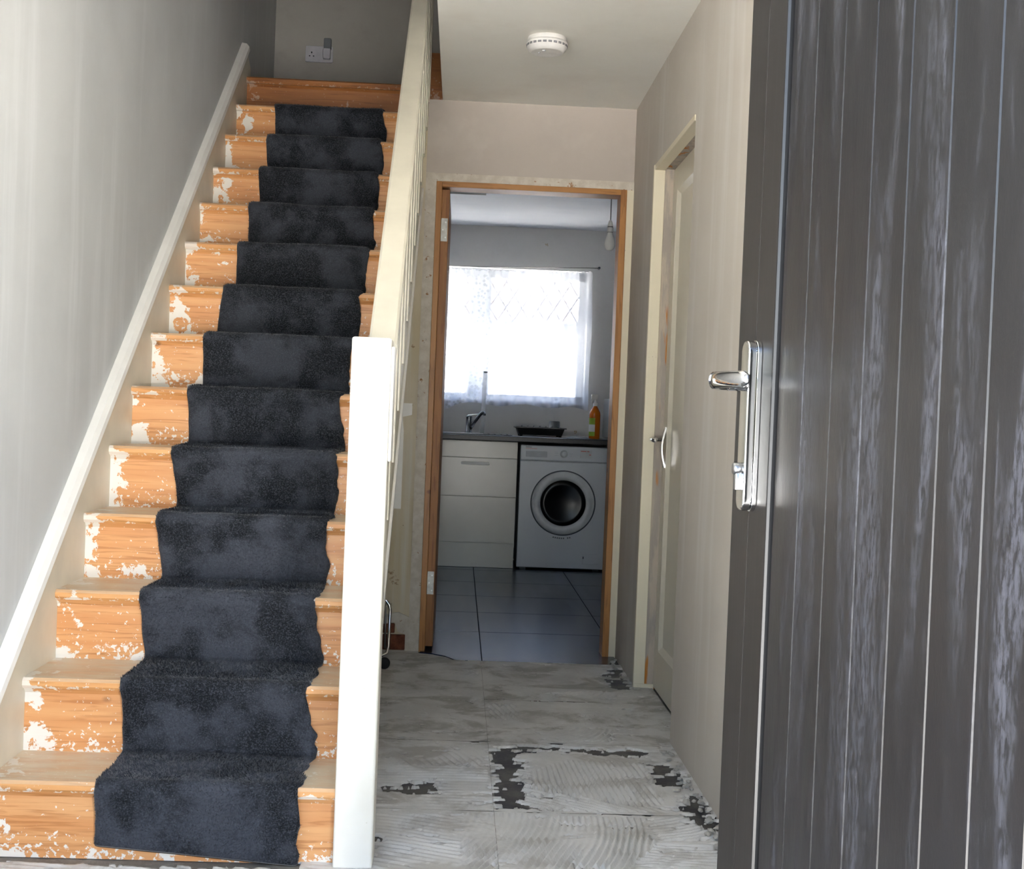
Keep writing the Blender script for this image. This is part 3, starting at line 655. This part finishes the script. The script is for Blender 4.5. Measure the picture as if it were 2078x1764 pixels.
# frame of the front door, and a side window added for more daylight
W2 = thing('added_side_window', (-.8, .86, .25), 'unseen glazed side panel added beside the front door to let in more daylight', 'window', kind='structure')
bm = bmesh.new(); box(bm, XL, XL+.05, .80, .88, .25, 2.14); box(bm, -.61, -.56, .80, .88, .25, 2.14); box(bm, XL+.05, -.61, .80, .88, .25, .31); box(bm, XL+.05, -.61, .80, .88, 2.08, 2.14); fin('frame', bm, 'door_stile', W2)
one('pane', 'window_glass', W2, XL+.05, -.61, .83, .836, .31, 2.08)
T3 = thing('trim_3', (0, .86, 0), 'dark grey frame of the front door opening', 'door frame', kind='structure')
one('jamb', 'door_stile', T3, -.56, -.50, .80, .98, -.02, 2.14, bev=.003); one('jamb', 'door_stile', T3, .50, .53, .74, .97, -.02, 2.14, bev=.003)
one('head', 'door_stile', T3, -.50, .50, .80, .97, 2.10, 2.14, bev=.003); one('sill', 'door_stile', T3, -.50, .50, .72, .97, -.10, .012, bev=.003)

# ------------------------------------------------------------------ smoke alarm
SA = thing('smoke_alarm', (.262, 4.60, 2.34), 'round white smoke alarm on the hall ceiling', 'smoke alarm')
c = (.262, 4.60, CEIL)
bm = bmesh.new(); lathe(bm, [(.068, 0), (.070, -.004), (.070, -.014), (.066, -.017)], c, 'z', 48); fin('base', bm, 'white_plastic', SA, True)
bm = bmesh.new(); lathe(bm, [(.060, -.014), (.072, -.016), (.0745, -.022), (.0745, -.0265), (.0725, -.027), (.0725, -.0345), (.072, -.035), (.068, -.044), (.058, -.052), (.054, -.0528), (.05, -.0525), (0, -.0525)], c, 'z', 64); fin('cover', bm, 'white_plastic', SA, True)
for rr_, zz in ((.0732, -.0285), (.0730, -.0325)):
    for k in range(24):
        a0 = 2*math.pi*k/24; bm = bmesh.new()
        vs = []
        for rad in (rr_-.004, rr_+.0004):
            for a in (a0, a0+.09, a0+.18):
                for dz in (-.0011, .0011): vs.append(bm.verts.new((c[0]+rad*math.cos(a), c[1]+rad*math.sin(a), c[2]+zz+dz)))
        for q in ((6, 7, 9, 8), (8, 9, 11, 10), (0, 2, 8, 6), (2, 4, 10, 8), (1, 7, 9, 3), (3, 9, 11, 5), (0, 6, 7, 1), (4, 5, 11, 10)): bm.faces.new([vs[i] for i in q])
        fin('slot', bm, 'seal_dark', SA)
bm = bmesh.new(); lathe(bm, [(.007, -.0525), (.007, -.0545), (.006, -.0555), (0, -.0555)], (.25, 4.57, CEIL), 'z', 16); fin('test_button', bm, 'ring_white', SA, True)
bm = bmesh.new(); lathe(bm, [(.004, -.0525), (.004, -.0545), (0, -.055)], (.235, 4.60, CEIL), 'z', 12); fin('indicator', bm, 'ring_white', SA, True)

# ------------------------------------------------------------------ socket on the landing wall
SO = thing('double_socket', (-.82, 6.92, 2.86), 'white double socket with a plug-in adaptor on the landing wall', 'socket')
bm = bmesh.new(); prism(bm, rrect(-.822, 2.932, .146, .086, .006, 3), 'y', 6.911, 6.9195, .002, 1); fp = fin('face_plate', bm, 'socket_white', SO)
for x in (-.862, -.782):
    bm = bmesh.new()
    box(bm, x-.003, x+.003, 6.9105, 6.913, 2.935, 2.944); box(bm, x-.014, x-.007, 6.9105, 6.913, 2.918, 2.923); box(bm, x+.007, x+.014, 6.9105, 6.913, 2.918, 2.923)
    fin('pin_hole', bm, 'black_void', fp)
bm = bmesh.new(); prism(bm, rrect(-.780, 2.932, .040, .055, .006, 3), 'y', 6.885, 6.911, .003, 2); ad = fin('adaptor', bm, 'socket_white', SO)
bm = bmesh.new(); prism(bm, rrect(-.778, 2.985, .040, .058, .006, 3), 'y', 6.890, 6.9195, .003, 2); fin('adaptor_top', bm, 'grey_plastic', ad)

# ------------------------------------------------------------------ chrome frame under the stairs
VF = thing('folded_trolley', (-.29, 5.18, 0), 'folded chrome tube frame with a black foot under the stairs beside the newel post', 'trolley')
bm = bmesh.new(); tube(bm, [(-.315, 5.22, .0), (-.315, 5.22, .23), (-.308, 5.22, .26), (-.29, 5.22, .275), (-.268, 5.22, .272), (-.254, 5.22, .255), (-.250, 5.22, .235), (-.250, 5.2, .09), (-.256, 5.18, .065), (-.275, 5.17, .055), (-.36, 5.17, .05)], .0065, 10); fin('tube_frame', bm, 'chrome', VF, True)
bm = bmesh.new(); tube(bm, [(-.268, 5.2, .265), (-.264, 5.2, .08)], .004, 8); fin('inner_tube', bm, 'dull_steel', VF, True)
bm = bmesh.new(); tube(bm, [(-.300, 5.17, .085), (-.285, 5.16, .06)], .017, 12); fin('collar', bm, 'steel', VF, True)
bm = bmesh.new(); lathe(bm, [(0, -.014), (.018, -.014), (.023, -.008), (.023, .008), (.018, .014), (0, .014)], (-.262, 5.155, .0285), 'y', 20); fin('foot', bm, 'rubber', VF, True)

# ------------------------------------------------------------------ kitchen: window, curtain
W1 = thing('window_1', (0, YB+.2, WZ0), 'white framed kitchen window with diamond leaded top lights', 'window', kind='structure')
fy0, fy1 = YB+.12, YB+.18
bm = bmesh.new(); box(bm, WX0, WX1, fy0, fy1, WZ0, WZ0+.06); box(bm, WX0, WX1, fy0, fy1, WZ1-.06, WZ1); box(bm, WX0, WX0+.055, fy0, fy1, WZ0, WZ1); box(bm, WX1-.055, WX1, fy0, fy1, WZ0, WZ1); fin('outer_frame', bm, 'upvc', W1)
for x in (.10, -.55):
    one('mullion', 'upvc', W1, x-.05, x+.10, fy0, fy1, WZ0+.06, WZ1-.06, bev=.004)
lights = [(.20, .84), (-.45, .05), (-.895, -.60)]
for a, b in lights:
    one('transom', 'upvc', W1, a, b, fy0, fy1, 1.655, 1.735, bev=.004)
    one('pane', 'window_glass', W1, a, b, fy0+.025, fy0+.031, WZ0+.06, 1.655); pn = one('pane', 'window_glass', W1, a, b, fy0+.025, fy0+.031, 1.735, WZ1-.06)
    z0, z1 = 1.735, WZ1-.06; H = z1-z0; pitch = H*.52
    x = a-H
    while x < b+H:
        for sgn in (1, -1):
            # strip from (x,z0) to (x+-H*.62,z1) clipped to the pane
            xa_, za_, xb_, zb_ = x, z0, x+sgn*H*.62, z1
            t0, t1 = 0., 1.
            dx = xb_-xa_
            for lim, sg in ((a, 1), (b, -1)):
                fa, fb = sg*(xa_-lim), sg*(xb_-lim)
                if fa < 0 and fb < 0: t0 = 2
                elif fa < 0: t0 = max(t0, fa/(fa-fb))
                elif fb < 0: t1 = min(t1, fa/(fa-fb))
            if t1-t0 > .05:
                bm = bmesh.new(); tube(bm, [(xa_+dx*t0, fy0+.023, z0+H*t0), (xa_+dx*t1, fy0+.023, z0+H*t1)], .005, 6); fin('lead_strip', bm, 'lead', pn)
        x += pitch*.62*1.2
one('sill', 'upvc', W1, WX0+.002, WX1-.002, YB-.012, fy0, WZ0+.0, WZ0+.018, bev=.004)
# curtain
nu, nv = 420, 60; X, Z = np.meshgrid(np.linspace(-.98, .925, nu), np.linspace(0, 1, nv), indexing='ij')
amp = .008+.010*vnoise(X, Z*0, 5, 4)
Yc = YB-.030 + amp*np.sin(X*52+4*vnoise(X, Z*0, 4, 2)+.8*Z) - .012*(1-Z)*vnoise(X, Z, 3, 5)
top = 2.098 - .020*np.sin((X+.98)/1.9*math.pi) + .006*np.sin(X*120)
bot = 1.118 + .010*np.sin(X*17) - .02*np.clip((X-.78)/.12, 0, 1) - .035*np.exp(-((X+.10)/.06)**2)
V3 = np.stack([X + .004*np.sin(Z*9+X*30), Yc, bot+(top-bot)*Z], -1).reshape(-1, 3)
me = gridmesh('net_curtain', V3, nu, nv); CU = tag(link('net_curtain', me, 'lace', None, True), 'white lace net curtain gathered across the kitchen window', 'curtain')
bm = bmesh.new(); tube(bm, [(-1.0, YB-.03, 2.12), (0, YB-.03, 2.098), (.965, YB-.03, 2.128)], .0025, 8); CW = tag(fin('curtain_wire', bm, 'dull_steel', None, True), 'thin sagging wire holding the net curtain', 'curtain wire')
bm = bmesh.new(); lathe(bm, [(0, -.03), (.009, -.03), (.009, 0)], (.965, YB, 2.130), 'y', 12); fin('hook', bm, 'seal_dark', CW)

# ------------------------------------------------------------------ kitchen units
WT = tag(one('worktop', 'worktop', None, KL+.002, 1.028, YM-.02, YB-.002, .866, .904, bev=.006), 'dark grey worktop running under the kitchen window', 'worktop')
BC = thing('base_cabinet', (.10, 8.95, 0), 'cream gloss drawer unit under the worktop beside the washing machine', 'cabinet')
one('body', 'cabinet_cream', BC, -.200, .405, YM+.02, YB-.01, .15, .864)
one('top_front', 'cabinet_cream', BC, -.198, .403, YM, YM+.02, .752, .862, bev=.002)
dr = one('drawer_front', 'cabinet_cream', BC, -.198, .403, YM, YM+.02, .490, .749, bev=.002)
one('drawer_front', 'cabinet_cream', BC, -.198, .403, YM, YM+.02, .177, .487, bev=.002)
one('plinth', 'cabinet_cream', BC, -.198, .403, YM+.015, YM+.03, .008, .172)
bm = bmesh.new(); prism(bm, rrect(.120, .712, .195, .022, .0105, 5), 'y', YM-.026, YM-.014, .002, 1)
for x in (.045, .195): box(bm, x-.005, x+.005, YM-.015, YM+.001, .707, .717)
fin('handle', bm, 'white_gloss', dr)
BC2 = thing('base_cabinet', (-.6, 8.95, 0), 'cream base unit at the far left end of the worktop', 'cabinet')
one('body', 'cabinet_cream', BC2, -1.05, -.205, YM+.02, YB-.01, .15, .864); one('door', 'cabinet_cream', BC2, -.80, -.202, YM, YM+.02, .177, .862, bev=.002); one('plinth', 'cabinet_cream', BC2, -1.05, -.202, YM+.015, YM+.03, .008, .172)

# washing machine
WMX0, WMX1 = .424, 1.020; cxm, czm = .725, .464
WM = thing('washing_machine', (.722, 8.95, 0), 'white front-loading washing machine with a dark round door under the worktop', 'washing machine')
one('body', 'machine_white', WM, WMX0, WMX1, YM+.012, YB-.04, .02, .85, bev=.006)
fr = bmesh.new(); box(fr, WMX0, WMX1, YM, YM+.02, .02, .742, bev=.006); fin('front_panel', fr, 'machine_white', WM)
cp = bmesh.new(); box(cp, WMX0, WMX1, YM-.004, YM+.02, .745, .85, bev=.008); cpo = fin('control_panel', cp, 'machine_white', WM)
bm = bmesh.new(); prism(bm, rrect(.532, .790, .145, .040, .004, 3), 'y', YM-.007, YM-.003, .001, 1); fin('detergent_drawer', bm, 'panel_grey', cpo)
bm = bmesh.new(); lathe(bm, [(.026, .0), (.026, -.004), (.021, -.006), (.019, -.020), (.016, -.023), (0, -.024)], (.718, YM-.004, .797), 'y', 32); fin('programme_dial', bm, 'ring_white', cpo, True)
one('sticker', 'sticker', cpo, .828, .908, YM-.0052, YM-.0038, .772, .828)
for x0, x1, z in ((.833, .87, .820), (.875, .89, .820), (.890, .902, .797)): one('print', 'mark_red', cpo, x0, x1, YM-.006, YM-.0050, z-.003, z+.003)
for a, b, zz in ((.655, .680, .80), (.655, .676, .81), (.655, .682, .785), (.755, .78, .80), (.755, .776, .785)): one('print', 'panel_grey', cpo, a, b, YM-.0046, YM-.0038, zz-.001, zz+.001)
one('print', 'mark_red', cpo, .458, .535, YM-.0046, YM-.0038, .8255, .828)
def text(name, s, size, loc, m, parent, arc_r=None):
    cu = bpy.data.curves.new('t', 'FONT'); cu.body = s; cu.size = size; cu.extrude = .0006; cu.align_x = 'CENTER'
    to = bpy.data.objects.new('t', cu); C.objects.link(to); dg = bpy.context.evaluated_depsgraph_get()
    me = bpy.data.meshes.new_from_object(to.evaluated_get(dg)); bpy.data.objects.remove(to)
    me.transform(Matrix.Translation(Vector(loc)) @ Matrix.Rotation(math.radians(90), 4, 'X')); me.materials.clear(); return link(name, me, m, parent)
text('brand_print', 'beko', .020, (.478, YM-.0042, .832), 'mark_grey', cpo)
bm = bmesh.new(); lathe(bm, [(.222, .003), (.222, -.001), (.214, -.001), (.214, .003)], (cxm, YM, czm), 'y', 64); fin('door_gap', bm, 'seal_dark', WM)
bm = bmesh.new(); lathe(bm, [(.214, .0), (.213, -.010), (.205, -.020), (.185, -.027), (.172, -.026), (.160, -.018), (.155, -.010), (.155, .002)], (cxm, YM, czm), 'y', 64); dor = fin('door_ring', bm, 'ring_white', WM, True)
bm = bmesh.new(); lathe(bm, [(.156, -.008), (.140, -.016), (.120, -.015), (.09, -.008), (0, -.004)], (cxm, YM, czm), 'y', 48); fin('door_glass', bm, 'dark_glass', dor, True)
for i in range(9):
    a = math.radians(-90 + (i-4)*3.2); rr_ = .235; x = cxm + rr_*math.cos(a)*1.0 + (i-4)*.001
    if i in (6,): continue
    one('print', 'mark_grey', WM, x-.005, x+.004, YM-.001, YM+.001, czm+rr_*math.sin(a)*1.015-.005, czm+rr_*math.sin(a)*1.015+.004)
fl = one('filter_flap', 'machine_white', WM, .872, .985, YM-.0015, YM+.004, .055, .128, bev=.001); one('flap_mark', 'seal_dark', fl, .874, .880, YM-.003, YM, .090, .106)
for x in (.47, .97): one('foot', 'black_plastic', WM, x-.02, x+.02, YM+.05, YM+.09, .006, .022)

# tap, rack, mug, bottle and the rest of the worktop
Z0 = .904
Z0 = .9105
TP = thing('kitchen_tap', (.075, 9.05, Z0), 'chrome lever mixer tap with a slanting spout behind the sink', 'tap')
bm = bmesh.new(); lathe(bm, [(.026, 0), (.026, .004), (.022, .006), (.021, .105), (.022, .11), (.022, .118), (.016, .121), (0, .121)], (.070, 9.05, Z0), 'z', 24); fin('body', bm, 'tap_chrome', TP, True)
bm = bmesh.new(); tube(bm, [(.078, 9.045, Z0+.03), (.105, 9.03, Z0+.075), (.14, 9.01, Z0+.125), (.155, 9.0, Z0+.142), (.168, 8.995, Z0+.146), (.175, 8.99, Z0+.138), (.176, 8.99, Z0+.125)], [.015, .014, .013, .013, .013, .012, .011], 14); fin('spout', bm, 'tap_chrome', TP, True)
bm = bmesh.new(); prism(bm, [(.058, Z0+.121), (.058, Z0+.128), (.135, Z0+.138), (.137, Z0+.132)], 'y', 9.042, 9.058, .002, 2); fin('lever', bm, 'tap_chrome', TP)
Z0 = .904
SK = thing('sink', (.0, 8.93, Z0), 'dark inset sink in the worktop under the window', 'sink')
bm = bmesh.new(); P0 = rrect(-.03, 8.92, .80, .40, .04, 5); P1 = rrect(-.05, 8.90, .44, .32, .05, 5)
prism(bm, P0, 'z', Z0+.0002, Z0+.006, .002, 1); fin('rim', bm, 'black_plastic', SK)
bm = bmesh.new(); prism(bm, P1, 'z', Z0+.0055, Z0+.0075, .0005, 1); fin('bowl', bm, 'steel', SK)
for i in range(4): one('drainer_groove', 'black_plastic', SK, .20+i*.042, .214+i*.042, 8.76, 9.06, Z0+.0055, Z0+.009, bev=.002)
TB = thing('clear_tube', (.165, 9.1, Z0), 'tall clear plastic tube standing on the worktop behind the tap', 'tube')
bm = bmesh.new()
o_ = []
lathe(bm, [(.017, 0), (.017, .40), (.016, .44), (.0145, .44), (.0145, 0)], (.165, 9.11, Z0), 'z', 20); 
for v in bm.verts: v.co.x += (v.co.z-Z0)*.02
fin('tube', bm, 'clear_plastic', TB, True)
bm = bmesh.new(); lathe(bm, [(.0, .435), (.010, .435), (.0155, .44), (.0155, .446), (0, .446)], (.174, 9.11, Z0), 'z', 20); fin('rim', bm, 'grey_plastic', TB, True)
# dish rack
DR = thing('dish_rack', (.565, 8.93, Z0), 'black plastic dish rack on the worktop above the washing machine', 'dish rack')
bm = bmesh.new(); xa, xb, ya, yb = .40, .73, 8.80, 9.06; zt = Z0+.062; zb = Z0+.012
def frustum(bm, x0, x1, y0, y1, z0, z1, ins, th):
    o = [bm.verts.new(p) for p in ((x0+ins, y0+ins, z0), (x1-ins, y0+ins, z0), (x1-ins, y1-ins, z0), (x0+ins, y1-ins, z0), (x0, y0, z1), (x1, y0, z1), (x1, y1, z1), (x0, y1, z1))]
    i_ = [bm.verts.new(p) for p in ((x0+ins+th, y0+ins+th, z0+th), (x1-ins-th, y0+ins+th, z0+th), (x1-ins-th, y1-ins-th, z0+th), (x0+ins+th, y1-ins-th, z0+th), (x0+th, y0+th, z1), (x1-th, y0+th, z1), (x1-th, y1-th, z1), (x0+th, y1-th, z1))]
    bm.faces.new(o[:4]); bm.faces.new(i_[:4])
    for k in range(4):
        j = (k+1) % 4; bm.faces.new((o[k], o[j], o[4+j], o[4+k])); bm.faces.new((i_[k], i_[j], i_[4+j], i_[4+k])); bm.faces.new((o[4+k], o[4+j], i_[4+j], i_[4+k]))
frustum(bm, xa, xb, ya, yb, zb, zt, .018, .005); fin('tray', bm, 'black_plastic', DR)
bm = bmesh.new()
for (x0, x1, y0_, y1_) in ((xa-.012, xb+.012, ya-.012, ya+.004), (xa-.012, xb+.012, yb-.004, yb+.012), (xa-.012, xa+.004, ya, yb), (xb-.004, xb+.012, ya, yb)): box(bm, x0, x1, y0_, y1_, zt-.004, zt+.004, bev=.0015, seg=1)
fin('rim', bm, 'black_plastic', DR)
for i in range(7):
    x = xa+.035+i*.042; bm = bmesh.new(); tube(bm, [(x, ya+.05, zb+.01), (x, ya+.05, zt+.004), (x, ya+.058, zt+.012), (x, ya+.07, zt+.004), (x, ya+.07, zb+.01)], .0035, 8); fin('prong', bm, 'black_plastic', DR, True)
for (x, y) in ((xa+.03, ya+.03), (xb-.03, ya+.03), (xa+.03, yb-.03), (xb-.03, yb-.03)):
    bm = bmesh.new(); lathe(bm, [(.010, 0), (.012, .013)], (x, y, Z0), 'z', 12); fin('foot', bm, 'black_plastic', DR)
MG = thing('mug', (.668, 8.96, Z0+.02), 'grey mug turned upside down in the black dish rack', 'mug')
bm = bmesh.new(); lathe(bm, [(.042, 0), (.041, .002), (.037, .088), (.034, .094), (.031, .094), (.030, .091), (0, .091)], (.668, 8.955, Z0+.018), 'z', 28); fin('cup', bm, 'grey_plastic', MG, True)
bm = bmesh.new(); tube(bm, [(.668, 8.955+.038, Z0+.09), (.668, 8.955+.060, Z0+.085), (.668, 8.955+.066, Z0+.065), (.668, 8.955+.058, Z0+.045), (.668, 8.955+.040, Z0+.04)], .005, 8); fin('handle', bm, 'grey_plastic', MG, True)
# spray bottle
SB = thing('spray_bottle', (.935, 8.86, Z0), 'clear spray bottle of orange cleaner with a white trigger on the worktop', 'bottle')
bx_, by_ = .938, 8.84
def ell(bm, prof, c, n=28):
    rings = []
    for rx_, ry_, h in prof: rings.append([bm.verts.new((c[0]+rx_*math.cos(2*math.pi*k/n), c[1]+ry_*math.sin(2*math.pi*k/n), c[2]+h)) for k in range(n)])
    for a, b in zip(rings, rings[1:]):
        for k in range(n): bm.faces.new((a[k], a[(k+1) % n], b[(k+1) % n], b[k]))
    bm.faces.new(rings[0][::-1]); bm.faces.new(rings[-1])
bm = bmesh.new(); ell(bm, [(.034, .022, .0), (.038, .026, .006), (.038, .026, .165), (.036, .025, .185), (.026, .019, .205), (.014, .013, .225), (.013, .013, .235)], (bx_, by_, Z0)); fin('bottle', bm, 'orange_liquid', SB, True)
for z0, z1, m in ((.10, .145, 'label_green'), (.05, .10, 'label_white'), (.02, .05, 'label_green')):
    bm = bmesh.new(); vs = []
    for a in np.linspace(math.radians(175), math.radians(270), 10):
        vs.append((bm.verts.new((bx_+.0386*math.cos(a), by_+.0266*math.sin(a), Z0+z0)), bm.verts.new((bx_+.0386*math.cos(a), by_+.0266*math.sin(a), Z0+z1))))
    for p, q in zip(vs, vs[1:]): bm.faces.new((p[0], q[0], q[1], p[1]))
    fin('label_print', bm, m, SB)
bm = bmesh.new(); lathe(bm, [(.015, .228), (.015, .248), (.009, .252), (.008, .275)], (bx_, by_, Z0), 'z', 18); box(bm, bx_-.030, bx_+.014, by_-.010, by_+.010, Z0+.272, Z0+.308, bev=.006); fin('spray_head', bm, 'white_plastic', SB, True)
bm = bmesh.new(); tube(bm, [(bx_-.014, by_, Z0+.275), (bx_-.022, by_, Z0+.258), (bx_-.020, by_, Z0+.245)], [.005, .005, .004], 8); fin('trigger', bm, 'white_plastic', SB, True)
# crumpled clear bag of cutlery
bm = bmesh.new(); nu, nv = 26, 16; X, Y = np.meshgrid(np.linspace(.745, .915, nu), np.linspace(8.74, 8.86, nv), indexing='ij'); e_ = np.minimum(np.minimum(X-.745, .915-X)/.04, np.minimum(Y-8.74, 8.86-Y)/.03).clip(0, 1)
Zg = Z0+.001+.026*e_*fbm(X, Y, 22, 3, 6); me = gridmesh('crumpled_bag', np.stack([X, Y, Zg], -1).reshape(-1, 3), nu, nv); bm.free()
tag(link('crumpled_bag', me, 'clear_plastic', None), 'crumpled clear plastic bag lying on the worktop beside the orange bottle', 'bag')
# microwave and cooker, mostly hidden by the door frame
MW = thing('microwave', (1.2, 9.0, Z0), 'grey microwave with a black door at the right end of the worktop', 'microwave')
one('case', 'steel', MW, 1.035, 1.45, 8.86, 9.2, Z0+.012, Z0+.285, bev=.006); one('door', 'dark_glass', MW, 1.045, 1.34, 8.842, 8.86, Z0+.03, Z0+.28, bev=.003); one('control_strip', 'black_plastic', MW, 1.345, 1.445, 8.845, 8.86, Z0+.03, Z0+.28, bev=.003)
for x in (1.07, 1.41): one('foot', 'black_plastic', MW, x-.015, x+.015, 8.9, 8.93, Z0+.0, Z0+.013)
CK = thing('cooker', (1.3, 8.93, 0), 'white cooker to the right of the washing machine', 'cooker')
one('body', 'machine_white', CK, 1.032, 1.58, YM-.01, YB-.02, .02, .90, bev=.006); one('oven_door', 'dark_glass', CK, 1.07, 1.54, YM-.022, YM-.009, .2, .62, bev=.004); one('control_strip', 'machine_white', CK, 1.034, 1.578, YM-.016, YM-.009, .76, .89, bev=.003)
bm = bmesh.new(); tube(bm, [(1.1, YM-.05, .66), (1.5, YM-.05, .66)], .009, 10); box(bm, 1.12, 1.14, YM-.05, YM-.009, .652, .668); box(bm, 1.46, 1.48, YM-.05, YM-.009, .652, .668); fin('oven_handle', bm, 'steel', CK, True)

# pendant bulb
PL = thing('pendant_bulb', (.785, 7.0, 1.96), 'bare light bulb hanging from the kitchen ceiling on a white flex', 'pendant lamp')
bx_, by_ = .785, 7.0
bm = bmesh.new(); lathe(bm, [(.045, 0), (.045, -.010), (.03, -.022), (.008, -.028), (0, -.028)], (bx_, by_, CEIL), 'z', 24); fin('ceiling_rose', bm, 'white_plastic', PL, True)
bm = bmesh.new(); tube(bm, [(bx_, by_, CEIL-.025), (bx_, by_, 2.12)], .0032, 8); fin('flex', bm, 'grey_plastic', PL, True)
bm = bmesh.new(); lathe(bm, [(.004, 2.135), (.010, 2.125), (.015, 2.105), (.016, 2.098)], (bx_, by_, 0), 'z', 20); lathe(bm, [(.0165, 2.094), (.0175, 2.09), (.0175, 2.072), (.016, 2.068)], (bx_, by_, 0), 'z', 20); fin('lamp_holder', bm, 'white_plastic', PL, True)
bm = bmesh.new(); lathe(bm, [(.015, 2.100), (.015, 2.066)], (bx_, by_, 0), 'z', 16); fin('collar_ring', bm, 'black_plastic', PL)
bm = bmesh.new(); lathe(bm, [(.014, 2.066), (.016, 2.055), (.026, 2.025), (.029, 2.012), (.0295, 2.0), (.027, 1.985), (.020, 1.973), (.010, 1.968), (0, 1.967)], (bx_, by_, 0), 'z', 24); fin('bulb', bm, 'bulb_glass', PL, True)

# ------------------------------------------------------------------ plaster lumps along the foot of the right wall
lump = []
for v in range(6):
    bm = bmesh.new(); bmesh.ops.create_icosphere(bm, subdivisions=1, radius=1.)
    for q in bm.verts: q.co *= .65+.6*random.random(); q.co.z *= .65
    zm = min(q.co.z for q in bm.verts)
    for q in bm.verts: q.co.z -= zm
    me = bpy.data.meshes.new('plaster_lump'); bm.to_mesh(me); bm.free(); me.materials.append(MAT['wall_lump']); lump.append(me)
yy = 2.75; cnt = 0
while yy < 5.5:
    if not (4.08 < yy < 4.98):
        for r_ in range(2 if yy < 4.05 else 1):
            o = bpy.data.objects.new('plaster_lump', random.choice(lump)); C.objects.link(o)
            sz = random.uniform(.004, .0115)*(1 if random.random() < .8 else 1.35); o.scale = (sz, sz*random.uniform(.8, 1.6), sz)
            o.location = (XR - sz*1.15 - abs(random.gauss(0, .022)), yy+random.uniform(-.02, .02), .0055); o.rotation_euler[2] = random.uniform(0, 6.28)
            tag(o, 'small grey lump of broken plaster along the foot of the right wall', 'rubble', 'plaster lumps along the right wall'); cnt += 1
    yy += .042

# ------------------------------------------------------------------ beyond the kitchen window
HS = thing('house', (2, 22, -.12), 'pale rendered house beyond the kitchen window', 'building')
one('wall', 'render_outside', HS, -8, 12, 22, 22.4, -.12, 2.6)
bm = bmesh.new(); prism(bm, [(21.6, 2.45), (21.6, 2.6), (26, 6.6), (26, 6.4)], 'x', -8.3, 12.3); fin('roof', bm, 'roof_outside', HS)
for x in (.6, 2.0): f_ = one('window', 'upvc', HS, x-.5, x+.5, 21.95, 22.05, 1.1, 2.2); one('pane', 'panel_grey', f_, x-.42, x+.42, 21.94, 21.96, 1.18, 2.12)
